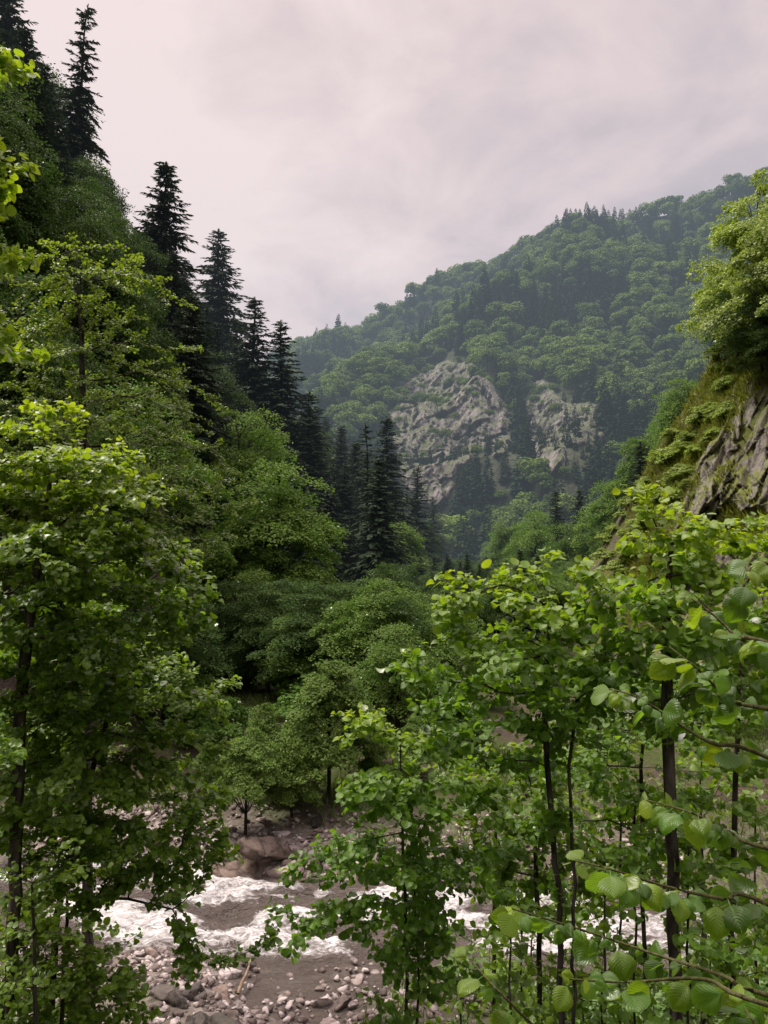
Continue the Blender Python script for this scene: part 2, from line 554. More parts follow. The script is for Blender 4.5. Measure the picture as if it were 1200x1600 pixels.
def ground_material():
    m, nt = new_mat('ground_cover')
    L = nt.links
    geo = nd(nt, 'ShaderNodeNewGeometry')
    n1 = nd(nt, 'ShaderNodeTexNoise')
    setin(n1, Scale=0.55, Detail=8.0, Roughness=0.65)
    n2 = nd(nt, 'ShaderNodeTexNoise')
    setin(n2, Scale=6.0, Detail=6.0, Roughness=0.7)
    v = nd(nt, 'ShaderNodeTexVoronoi')
    setin(v, Scale=5.0)
    for n_ in (n1, n2, v):
        L.new(geo.outputs['Position'], n_.inputs['Vector'])
    soil = ramp(nt, [(0.3, (0.035, 0.026, 0.018)), (0.7, (0.10, 0.075, 0.055))])
    L.new(n2.outputs['Fac'], soil.inputs[0])
    grass = ramp(nt, [(0.3, (0.03, 0.05, 0.010)), (0.7, (0.075, 0.10, 0.02))])
    L.new(n2.outputs['Fac'], grass.inputs[0])
    gf = nd(nt, 'ShaderNodeMapRange')
    L.new(n1.outputs['Fac'], gf.inputs[0])
    gf.inputs[1].default_value = 0.42
    gf.inputs[2].default_value = 0.56
    base = mixc(nt, gf.outputs[0], soil.outputs[0], grass.outputs[0])
    grav = ramp(nt, [(0.0, (0.10, 0.085, 0.072)), (0.5, (0.24, 0.20, 0.175)), (1.0, (0.42, 0.37, 0.34))])
    L.new(v.outputs['Color'], grav.inputs[0])
    ba = nd(nt, 'ShaderNodeAttribute', attribute_name='beach')
    bf = mathn(nt, 'MULTIPLY', ba.outputs['Fac'], mathn(nt, 'ADD', mathn(nt, 'MULTIPLY', n2.outputs['Fac'], 0.8), 0.6), clamp=True)
    col = mixc(nt, bf, base, grav.outputs[0])
    ra = nd(nt, 'ShaderNodeAttribute', attribute_name='rocky')
    rr = ramp(nt, [(0.3, (0.05, 0.042, 0.03)), (0.5, (0.10, 0.085, 0.06)), (0.7, (0.20, 0.17, 0.14))])
    L.new(n2.outputs['Fac'], rr.inputs[0])
    gr2 = ramp(nt, [(0.35, (0.07, 0.085, 0.018)), (0.7, (0.15, 0.165, 0.035))])
    L.new(n2.outputs['Fac'], gr2.inputs[0])
    rc = mixc(nt, gf.outputs[0], rr.outputs[0], gr2.outputs[0])
    col = mixc(nt, ra.outputs['Fac'], col, rc)
    wa = nd(nt, 'ShaderNodeAttribute', attribute_name='wet')
    col = mixc(nt, mathn(nt, 'MULTIPLY', wa.outputs['Fac'], 0.6), col, (0.035, 0.028, 0.022))
    b = nd(nt, 'ShaderNodeBsdfPrincipled')
    setin(b, Roughness=0.9)
    b.inputs['Specular IOR Level'].default_value = 0.25
    L.new(col, b.inputs['Base Color'])
    bp = nd(nt, 'ShaderNodeBump')
    setin(bp, Strength=0.8, Distance=0.08)
    L.new(mathn(nt, 'ADD', n2.outputs['Fac'], mathn(nt, 'MULTIPLY', v.outputs['Distance'], 0.4)), bp.inputs['Height'])
    L.new(bp.outputs[0], b.inputs['Normal'])
    out = nd(nt, 'ShaderNodeOutputMaterial')
    L.new(b.outputs[0], out.inputs['Surface'])
    return m


M['ground'] = ground_material()
me = build_mesh('ground', np.stack([GX, GY, GZ], -1).reshape(-1, 3), grid_faces(len(gx), len(gy)),
                point_attrs={'beach': beach.ravel(), 'rocky': rightb.ravel(), 'wet': (sstep(-0.5, 0.2, ins)).ravel()}, smooth=True, mats=[M['ground']])
tag(link('ground', me), kind='structure')

# ------------------------------------------------------------------ river
def water_material():
    m, nt = new_mat('river_water')
    L = nt.links
    geo = nd(nt, 'ShaderNodeNewGeometry')
    mp = nd(nt, 'ShaderNodeMapping')
    mp.inputs['Scale'].default_value = (0.8, 1.9, 1.0)
    mp.inputs['Rotation'].default_value = (0, 0, 0.12)
    L.new(geo.outputs['Position'], mp.inputs[0])
    n1 = nd(nt, 'ShaderNodeTexNoise')
    setin(n1, Scale=1.6, Detail=8.0, Roughness=0.65, Distortion=0.6)
    n2 = nd(nt, 'ShaderNodeTexNoise')
    setin(n2, Scale=7.0, Detail=6.0, Roughness=0.6, Distortion=0.8)
    for n_ in (n1, n2):
        L.new(mp.outputs[0], n_.inputs['Vector'])
    fo = nd(nt, 'ShaderNodeAttribute', attribute_name='foam')
    f = mathn(nt, 'ADD', mathn(nt, 'MULTIPLY', n1.outputs['Fac'], 0.9), mathn(nt, 'MULTIPLY', n2.outputs['Fac'], 0.5))
    f = mathn(nt, 'ADD', f, mathn(nt, 'MULTIPLY', fo.outputs['Fac'], 0.75))
    mr = nd(nt, 'ShaderNodeMapRange')
    L.new(f, mr.inputs[0])
    mr.inputs[1].default_value = 1.06
    mr.inputs[2].default_value = 1.34
    w = nd(nt, 'ShaderNodeBsdfPrincipled')
    w.inputs['Base Color'].default_value = (0.12, 0.10, 0.085, 1)
    setin(w, Roughness=0.22, IOR=1.33)
    foam = nd(nt, 'ShaderNodeBsdfPrincipled')
    fc = ramp(nt, [(0.35, (0.42, 0.40, 0.37)), (0.6, (0.86, 0.85, 0.84))])
    L.new(n2.outputs['Fac'], fc.inputs[0])
    L.new(fc.outputs[0], foam.inputs['Base Color'])
    setin(foam, Roughness=0.6)
    bp = nd(nt, 'ShaderNodeBump')
    setin(bp, Strength=1.0, Distance=0.22)
    L.new(mathn(nt, 'ADD', n1.outputs['Fac'], mathn(nt, 'MULTIPLY', n2.outputs['Fac'], 0.35)), bp.inputs['Height'])
    for s in (w, foam):
        L.new(bp.outputs[0], s.inputs['Normal'])
    mx = nd(nt, 'ShaderNodeMixShader')
    L.new(mr.outputs[0], mx.inputs[0])
    L.new(w.outputs[0], mx.inputs[1])
    L.new(foam.outputs[0], mx.inputs[2])
    out = nd(nt, 'ShaderNodeOutputMaterial')
    L.new(mx.outputs[0], out.inputs['Surface'])
    return m


M['water'] = water_material()
wx = np.concatenate([np.linspace(-60, -13, 60), np.linspace(-12.9, 12.9, 320), np.linspace(13, 60, 60)])
wv = np.linspace(0, 1, 150)
WX = np.repeat(wx[:, None], len(wv), 1)
lo, hi = near_edge(WX) - 0.5, far_edge(WX) + 0.5
WY = lo + (hi - lo) * wv[None, :]
core = sstep(-2.6, -1.1, WY - river_y(WX)) * sstep(0.1, 0.7, hi - WY)
wp = np.stack([WX * 0.8, WY * 1.7, 0 * WX], -1)
lump = fbm(wp * 1.1, 4, 31)
WZ = 0.03 + core * (0.24 * lump + 0.14 * fbm(wp * 3.3, 3, 33, True)) + 0.045 * fbm(wp * np.array([2.2, 3.0, 1]), 4, 35) * (1 - core) - 0.02 * WX * 0 + 0.018 * (river_y(0) - 17.3)
foam = core * (0.30 + 0.70 * sstep(-0.3, 0.4, lump + 0.5 * fbm(wp * 0.5, 2, 37))) * (0.55 + 0.45 * sstep(8, 3, WX))
me = build_mesh('river', np.stack([WX, WY, WZ], -1).reshape(-1, 3), grid_faces(len(wx), len(wv)), point_attrs={'foam': foam.ravel()}, smooth=True, mats=[M['water']])
tag(link('river', me), kind='structure')

# ------------------------------------------------------------------ far mountain
RIDGE = np.array([(-700, 660), (-200, 650), (200, 630), (380, 586), (450, 572), (490, 552), (560, 522), (620, 496), (700, 460), (740, 446), (800, 418), (850, 392), (900, 370), (960, 352), (1030, 332), (1100, 314), (1150, 298), (1200, 274), (1400, 230), (1900, 160)], float)
RIDY = np.array([(-700, 760), (380, 690), (450, 670), (700, 600), (900, 550), (1200, 500), (1900, 460)], float)
NPX, NT = 330, 170
mpx = np.linspace(-700, 1900, NPX)
mt = np.linspace(-0.05, 1.25, NT)
ry = np.interp(mpx, RIDY[:, 0], RIDY[:, 1])
rp = P(mpx, np.interp(mpx, RIDGE[:, 0], RIDGE[:, 1]), ry)
by = np.interp(mpx, [-700, 500, 700, 900, 1900], [260, 235, 215, 200, 190])
TT = mt[None, :] * np.ones((NPX, 1))
MY = by[:, None] + (ry - by)[:, None] * TT
MXX = (mpx[:, None] - 600) / F * MY / cp
prof = np.where(TT <= 1, 0.62 * TT + 0.38 * TT ** 2 + 0.10 * np.sin(np.clip(TT, 0, 1) * math.pi), 1 - (TT - 1) * 1.1)
MZ = 2 + (rp[:, 2] - 2)[:, None] * prof
pp = np.stack([MXX * 0.011, MY * 0.006, 0 * MY], -1)
damp = sstep(-0.02, 0.15, TT) * (0.25 + 0.75 * sstep(1.05, 0.85, TT))
MZ = MZ + damp * (34 * fbm(pp, 3, 41, True) - 12 + 9 * fbm(pp * 4, 3, 43))
spur = np.exp(-((mpx[:, None] - 720) / 75) ** 2) * sstep(0.25, 0.5, TT) * sstep(0.85, 0.6, TT)
MZ = MZ + 6 * spur
mverts = np.stack([MXX, MY, MZ], -1)
M['mountain'] = rock_mat('mountain_floor', (0.025, 0.03, 0.015), (0.04, 0.05, 0.02), (0.07, 0.075, 0.035), scale=0.2, bump=0.5)
tag(link('mountain', build_mesh('mountain', mverts.reshape(-1, 3), grid_faces(NPX, NT), smooth=True, mats=[M['mountain']])), kind='structure')
mu, mv = proj(mverts)


def in_poly(px, py, poly):
    px, py = np.asarray(px, float), np.asarray(py, float)
    c = np.zeros(px.shape, bool)
    n = len(poly)
    for i in range(n):
        x1, y1 = poly[i]
        x2, y2 = poly[(i + 1) % n]
        cond = ((y1 > py) != (y2 > py)) & (px < (x2 - x1) * (py - y1) / (y2 - y1 + 1e-12) + x1)
        c ^= cond
    return c


def poly_dist(px, py, poly):
    """signed pixel distance to the outline, positive inside"""
    px, py = np.asarray(px, float), np.asarray(py, float)
    d = np.full(px.shape, 1e9)
    n = len(poly)
    for i in range(n):
        a, b = np.array(poly[i], float), np.array(poly[(i + 1) % n], float)
        ab = b - a
        t = np.clip(((px - a[0]) * ab[0] + (py - a[1]) * ab[1]) / (ab @ ab), 0, 1)
        d = np.minimum(d, np.hypot(px - a[0] - t * ab[0], py - a[1] - t * ab[1]))
    return np.where(in_poly(px, py, poly), d, -d)


CLIFFS = [([(606, 660), (622, 608), (655, 582), (700, 560), (735, 566), (772, 598), (800, 640), (808, 700), (775, 712), (745, 700), (722, 730), (704, 778), (684, 800), (652, 790), (622, 740)], 'pale rock face under the wooded spur'),
          ([(818, 600), (850, 590), (884, 625), (935, 632), (950, 695), (915, 700), (888, 700), (884, 735), (858, 748), (830, 700)], 'broken rock patches')]


def cliff_mesh(poly, surf, step, proud, amp, nscale, seed, mat, smooth=False):
    poly = [tuple(map(float, q)) for q in poly]
    xs = np.arange(min(q[0] for q in poly) - 8, max(q[0] for q in poly) + 8, step)
    ys = np.arange(min(q[1] for q in poly) - 8, max(q[1] for q in poly) + 8, step)
    X, Y = np.meshgrid(xs, ys, indexing='ij')
    base = surf(X, Y)
    ok = ~np.isnan(base[..., 0])
    rng = np.linalg.norm(base - np.array([0, 0, CAMZ]), axis=-1, keepdims=True)
    view = (base - np.array([0, 0, CAMZ])) / rng
    d = poly_dist(X + 9 * fbm(np.stack([X, Y, 0 * X], -1) * 0.05, 3, seed), Y + 9 * fbm(np.stack([X, Y, 0 * X], -1) * 0.05, 3, seed + 5), poly)
    lift = proud * sstep(-6, 10, d) - (0.8 * proud + 0.8 * amp) * sstep(6, -8, d)
    bb = np.nan_to_num(base)
    q = bb * nscale * np.array([1, 1, 0.55])
    q = q + 0.35 * fbm(q * 1.5, 2, seed + 9)[..., None]
    q2 = q + 0.25 * np.stack([fbm(q * 2, 2, seed + 21), fbm(q * 2, 2, seed + 22), fbm(q * 2, 2, seed + 23)], -1)
    blk = 0.3 * fbm(q * 0.7, 3, seed + 1, True) + 1.1 * facets(q2 * np.array([0.9, 0.9, 0.6]), seed + 30) + 0.8 * facets(q2 * np.array([2.4, 2.4, 1.0]), seed + 40) + 0.5 * facets(q2 * np.array([5.5, 5.5, 2.4]), seed + 50)
    out = view * np.array([1, 1, 0.0])
    out = out / np.maximum(np.linalg.norm(out, axis=-1, keepdims=True), 1e-9)
    V = base - out * (lift + amp * blk * sstep(-6, 18, d))[..., None]
    V = np.where(ok[..., None], V, 0)
    f = grid_faces(len(xs), len(ys))
    keep = ok.ravel()[f].all(1) & (d.ravel()[f].max(1) > -7)
    f = f[keep][:, ::-1]
    used = np.unique(f)
    re = np.zeros(V.reshape(-1, 3).shape[0], int)
    re[used] = np.arange(len(used))
    return build_mesh('rock_face', V.reshape(-1, 3)[used], re[f], smooth=smooth, mats=[mat])


def surf_mount(X, Y):
    out = np.full(X.shape + (3,), np.nan)
    for i in range(X.shape[0]):
        px = X[i, 0]
        k = int(np.clip(np.searchsorted(mpx, px), 1, NPX - 1))
        w = (px - mpx[k - 1]) / (mpx[k] - mpx[k - 1])
        col = mverts[k - 1] * (1 - w) + mverts[k] * w
        _, vv = proj(col)
        vv = np.minimum.accumulate(vv)
        for c in range(3):
            out[i, :, c] = np.interp(-Y[i], -vv, col[:, c])
    return out


# ------------------------------------------------------------------ tree makers
def quad_leaf():
    # pointed oval, slightly folded
    tv = np.array([(0, 0, 0), (0.5, 0.45, 0.08), (0, 1, -0.05), (-0.5, 0.45, 0.08)], float)
    return tv, np.array([[0, 1, 2, 3]]), None


def basis(d, n):
    y = norm(d)
    x = norm(np.cross(y, n))
    z = np.cross(x, y)
    return x, y, z


def rand_unit(n, r):
    return norm(r.normal(size=(n, 3)))


def tubes(name, pos, par, rad, mat, mask=None, sides=None, parent=None):
    """one cone frustum along every skeleton edge"""
    pos, par, rad = np.asarray(pos), np.asarray(par), np.asarray(rad)
    ch = np.where(par >= 0)[0]
    if mask is not None:
        ch = ch[mask[ch]]
    if len(ch) == 0:
        return None
    n = len(pos)
    main = np.full(n, -1)
    order = np.argsort(rad)
    for c in order:
        if par[c] >= 0:
            main[par[c]] = c
    ndir = np.zeros((n, 3))
    for c in np.where(par >= 0)[0]:
        e = pos[c] - pos[par[c]]
        e = e / max(np.linalg.norm(e), 1e-9)
        ndir[c] += e
        if main[par[c]] == c:
            ndir[par[c]] += e
    ndir = norm(ndir)
    e = norm(pos[ch] - pos[par[ch]])
    ismain = (main[par[ch]] == ch)
    d0 = np.where(ismain[:, None], ndir[par[ch]], e)
    r0 = np.where(ismain, rad[par[ch]], np.minimum(rad[ch] * 1.15, rad[par[ch]]))
    d1, r1 = ndir[ch], rad[ch]

    def frame(d):
        ref = np.where(np.abs(d[:, 0:1]) < 0.9, np.array([[1.0, 0, 0]]), np.array([[0, 1.0, 0]]))
        u = norm(np.cross(d, ref))
        return u, np.cross(d, u)
    k = sides or 5
    ang = np.arange(k) * 2 * math.pi / k
    ca, sa = np.cos(ang)[None, :, None], np.sin(ang)[None, :, None]
    u0, v0 = frame(d0)
    u1, v1 = frame(d1)
    A = pos[par[ch]][:, None] + r0[:, None, None] * (ca * u0[:, None] + sa * v0[:, None])
    B = pos[ch][:, None] + r1[:, None, None] * (ca * u1[:, None] + sa * v1[:, None])
    V = np.concatenate([A, B], 1).reshape(-1, 3)
    i = np.arange(k)
    q = np.stack([i, (i + 1) % k, k + (i + 1) % k, k + i], -1)
    Q = (q[None] + (np.arange(len(ch)) * 2 * k)[:, None, None]).reshape(-1, 4)
    return build_mesh(name, V, Q, smooth=True, mats=[mat])


def grow(attr, roots, step, kill, r, maxit=220, jit=0.25, trop=0.0):
    """space colonisation: roots = [(pos, parent)]; returns positions and parents"""
    pos = [np.array(p, float) for p, _ in roots]
    par = [q for _, q in roots]
    A = np.array(attr, float)
    arr = np.array(pos)
    dist = np.full(len(A), 1e9)
    near = np.zeros(len(A), int)
    for i0 in range(0, len(arr)):
        d = np.linalg.norm(A - arr[i0], axis=1)
        b = d < dist
        dist[b] = d[b]
        near[b] = i0
    alive = np.ones(len(A), bool)
    idle = np.zeros(len(A), int)
    for it in range(maxit):
        act = np.where(alive)[0]
        if len(act) == 0:
            break
        new = []
        nn = near[act]
        vec = norm(A[act] - np.array(pos)[nn])
        order = np.argsort(nn, kind='stable')
        nn_s, vec_s = nn[order], vec[order]
        u, st = np.unique(nn_s, return_index=True)
        sums = np.add.reduceat(vec_s, st, axis=0)
        for k, ui in enumerate(u):
            d = sums[k]
            d = d / max(np.linalg.norm(d), 1e-6) + r.normal(size=3) * jit
            d[2] += trop
            d = d / max(np.linalg.norm(d), 1e-6)
            new.append((pos[ui] + d * step, int(ui)))
        base = len(pos)
        for p_, q_ in new:
            pos.append(p_)
            par.append(q_)
        npos = np.array([p_ for p_, _ in new])
        D = np.linalg.norm(A[act][:, None] - npos[None], axis=2)
        j = D.argmin(1)
        dm = D[np.arange(len(act)), j]
        b = dm < dist[act]
        dist[act[b]] = dm[b]
        near[act[b]] = base + j[b]
        idle[act] += 1
        idle[act[b]] = 0
        alive[act[idle[act] > 4]] = False
        # attractors that make no progress are dropped after a while
        alive[act[dist[act] < kill]] = False
        if len(pos) > 9000:
            break
    return np.array(pos), np.array(par)


def radii(pos, par, r_tip, r_root):
    n = len(pos)
    cnt = np.zeros(n)
    kids = np.bincount(par[par >= 0], minlength=n)
    cnt[kids == 0] = 1
    for i in range(n - 1, -1, -1):
        if par[i] >= 0:
            cnt[par[i]] += cnt[i]
    tot = max(cnt.max(), 2)
    ex = math.log(r_root / r_tip) / math.log(tot)
    return r_tip * np.maximum(cnt, 1) ** ex, cnt


def ell_points(ells, n, r, clump=0, flat=0.35, shell=0.45):
    """attractors in a union of ellipsoids, gathered in flattened clumps"""
    vol = np.array([e[3] * e[4] * e[5] for e in ells]) ** 0.8
    pick = r.choice(len(ells), size=n if not clump else clump, p=vol / vol.sum())
    E = np.array(ells)[pick]
    d = rand_unit(len(pick), r) * (shell + (1 - shell) * r.rand(len(pick), 1)) ** 0.6
    c = E[:, :3] + d * E[:, 3:6]
    if not clump:
        return c
    k = r.randint(0, clump, n)
    s = np.cbrt(E[k, 3] * E[k, 4] * E[k, 5])[:, None] * 0.30
    off = r.normal(size=(n, 3)) * 0.6 * s
    off[:, 2] *= flat
    return c[k] + off


def alder_leaf_template(nl=4, half=2, fold=0.18, curl=0.22, notch=0.06):
    """rounded alder leaf, y along the midrib from 0 to 1, with petiole"""
    ts = np.linspace(0, 1, nl + 1)
    prof = 0.47 * np.sin(np.pi * ts ** 0.85) ** 0.62
    prof[0], prof[-1] = 0.03, 0.05
    vs, uv = [], []
    for i, t in enumerate(ts):
        for j in range(-half, half + 1):
            u = j / half
            w = prof[i] * (1 + (notch * math.sin(i * 2.4) if abs(j) == half else 0))
            vs.append((u * w, 0.12 + 0.88 * t - notch * (i == nl) * (j == 0), fold * abs(u) * w - curl * (t - 0.35) ** 2))
            uv.append((u, t))
    k = 2 * half + 1
    q = [[i * k + j, i * k + j + 1, (i + 1) * k + j + 1, (i + 1) * k + j] for i in range(nl) for j in range(k - 1)]
    b = len(vs)
    vs += [(-0.012, -0.06, 0.0), (0.012, -0.06, 0.0), (0.012, 0.13, 0.0), (-0.012, 0.13, 0.0)]
    uv += [(0, 0)] * 4
    q.append([b, b + 1, b + 2, b + 3])
    return np.array(vs), np.array(q), np.array(uv)


def hazel_leaf_template():
    """large leaf with toothed edge, pleated between the side veins"""
    nl, half = 18, 4
    ts = np.linspace(0, 1, nl + 1)
    prof = 0.44 * np.sin(np.pi * ts ** 0.9) ** 0.68
    prof[0], prof[-1] = 0.02, 0.015
    vs, uv = [], []
    for i, t in enumerate(ts):
        for j in range(-half, half + 1):
            u = j / half
            w = prof[i]
            tooth = (0.075 if i % 2 else -0.02) if abs(j) == half else 0
            yy = 0.1 + 0.9 * t + 0.10 * abs(u) * w
            pl = 0.012 * math.cos((t * 9 - abs(u) * 3.2) * 2 * math.pi)
            vs.append((u * w * (1 + tooth), yy, 0.26 * abs(u) * w * (1 - 0.3 * abs(u)) - 0.30 * (t - 0.3) ** 2 - 0.10 * abs(u) ** 3 + pl * (1 - abs(1 - 2 * t))))
            uv.append((u, t))
    k = 2 * half + 1
    q = [[i * k + j, i * k + j + 1, (i + 1) * k + j + 1, (i + 1) * k + j] for i in range(nl) for j in range(k - 1)]
    b = len(vs)
    vs += [(-0.014, -0.12, 0.01), (0.014, -0.12, 0.01), (0.012, 0.11, -0.02), (-0.012, 0.11, -0.02)]
    uv += [(0, 0)] * 4
    q.append([b, b + 1, b + 2, b + 3])
    return np.array(vs), np.array(q), np.array(uv)


LEAF_HI = alder_leaf_template(10, 2, 0.16, 0.25, 0.05)
LEAF_LO = alder_leaf_template(4, 1, 0.2, 0.22, 0.05)
LEAF_BIG = hazel_leaf_template()


def leaf_cloud(name, base, d, n, size, tmpl, mat, r, young=None, width=1.0, parent_thing=None):
    tv, q, uv = tmpl
    x, y, z = basis(d, n)
    sz = np.asarray(size)[:, None] * np.array([[width, 1.0, 1.0]])
    sz[:, 0] *= 0.85 + 0.3 * r.rand(len(base))
    sz[:, 2] *= 0.2 + 2.6 * r.rand(len(base))
    V, Q, _ = place_template(tv, q, None, base, x, y, z, sz)
    nf = len(q)
    at = {'rnd': np.repeat(r.rand(len(base)), nf)}
    at['young'] = np.repeat(np.zeros(len(base)) if young is None else np.clip(young, 0, 1), nf)
    return build_mesh(name, V, Q, face_attrs=at, uv=np.tile(uv, (len(base), 1)), smooth=True, mats=[mat])


def leafy_tree(name, label, cat, ells, trunk, r_root, seed, leaf_size, n_attr, step, tmpl, mat, leaves_per=3.0, clump=None, group=None,
               young_top=0.0, young_pow=2.0, droop=0.25, kill=None, twig_r=0.0022, extra_trunks=(), up=0.7, width=1.0, twig_cnt=6, flat=0.35, young_z=None, shell=0.45, twigs=0.5):
    """a tree close enough to show its leaves: skeleton grown into the crown, leaves along the twigs"""
    r = np.random.RandomState(seed)
    attr = ell_points(ells, n_attr, r, clump or max(8, n_attr // 22), flat=flat, shell=shell)
    origin = np.array(trunk[0], float)
    roots = [(trunk[0], -1)]
    for pth in (trunk,) + tuple(extra_trunks):
        prev = 0
        if pth is not trunk:
            roots.append((np.array(pth[0]), 0))
            prev = len(roots) - 1
        pts = [np.array(q, float) for q in pth]
        for a, b in zip(pts[:-1], pts[1:]):
            m = max(2, int(np.linalg.norm(b - a) / (step * 1.6)))
            for k in range(1, m + 1):
                w = r.normal(size=3) * 0.004 * np.linalg.norm(b - a)
                roots.append((a + (b - a) * k / m + w, prev))
                prev = len(roots) - 1
    pos, par = grow(attr, roots, step, kill or step * 1.1, r)
    # side twigs on the bare lengths of the stems
    ex_p, ex_q = [], []
    for i_ in range(1, len(roots)):
        if roots[i_][1] < 0 or r.rand() > twigs:
            continue
        d_ = rand_unit(1, r)[0]
        d_[2] = 0.25 + 0.5 * r.rand()
        d_ = d_ / np.linalg.norm(d_)
        ln_ = step * (2.0 + 4.5 * r.rand())
        q_, m_ = i_, 3 + r.randint(0, 3)
        for k_ in range(1, m_ + 1):
            d_ = norm(d_ + r.normal(size=3) * 0.22)
            prev_ = pos[i_] if k_ == 1 else ex_p[-1]
            ex_p.append(prev_ + d_ * ln_ / m_)
            ex_q.append(q_)
            q_ = len(pos) + len(ex_p) - 1
    if ex_p:
        pos = np.concatenate([pos, np.array(ex_p)])
        par = np.concatenate([par, np.array(ex_q)])
    kid = np.zeros_like(pos)
    kn = np.bincount(par[par >= 0], minlength=len(pos)).astype(float)
    nroot = len(roots)
    for _ in range(2):
        kid[:] = 0
        np.add.at(kid, par[par >= 0], pos[par >= 0])
        mvb = (kn > 0) & (np.arange(len(pos)) >= nroot)
        pos[mvb] = 0.5 * pos[mvb] + 0.25 * pos[par[mvb]] + 0.25 * kid[mvb] / kn[mvb][:, None]
    rad, cnt = radii(pos, par, twig_r, r_root)
    t = thing(name, label, cat, origin, group=group)
    loc = pos - origin
    link('trunk', tubes('trunk', loc, par, rad, M['bark'], None, 6), t)
    # leaves
    e = np.where((par >= 0) & (cnt <= twig_cnt))[0]
    k = np.maximum(1, r.poisson(leaves_per, len(e)))
    idx = np.repeat(e, k)
    f = r.rand(len(idx), 1)
    base = loc[par[idx]] * (1 - f) + loc[idx] * f
    tw = norm(loc[idx] - loc[par[idx]])
    side = norm(np.cross(tw, np.array([[0, 0, 1.0]]))) * np.where(r.rand(len(idx), 1) < 0.5, -1, 1)
    ang = 0.5 + 0.7 * r.rand(len(idx), 1)
    d = norm(tw * np.cos(ang) + side * np.sin(ang) + r.normal(size=(len(idx), 3)) * 0.3 + np.array([[0, 0, -1]]) * droop * (0.3 + 1.2 * r.rand(len(idx), 1)))
    cen = np.average(np.array(ells)[:, :3], axis=0) - origin
    outw = norm(base - cen)
    n = norm(np.array([[0, 0, 1.0]]) * up + outw * 0.35 + r.normal(size=(len(idx), 3)) * 0.42)
    base = base + d * leaf_size * 0.35 + r.normal(size=base.shape) * leaf_size * 0.35
    size = leaf_size * (0.45 + 0.75 * r.rand(len(idx)))
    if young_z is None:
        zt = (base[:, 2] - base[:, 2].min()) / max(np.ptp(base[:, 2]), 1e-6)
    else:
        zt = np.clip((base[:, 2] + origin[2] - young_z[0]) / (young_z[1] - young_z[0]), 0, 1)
    yg = young_top * zt ** young_pow * (0.45 + 0.75 * r.rand(len(idx))) + 0.25 * young_top * (cnt[idx] <= 1) * (f[:, 0] > 0.6) * zt  # stronger towards the crown top: young growth with sunlight painted in
    link('crown', leaf_cloud('crown', base, d, n, size, tmpl, mat, r, yg, width), t)
    return t, len(idx)


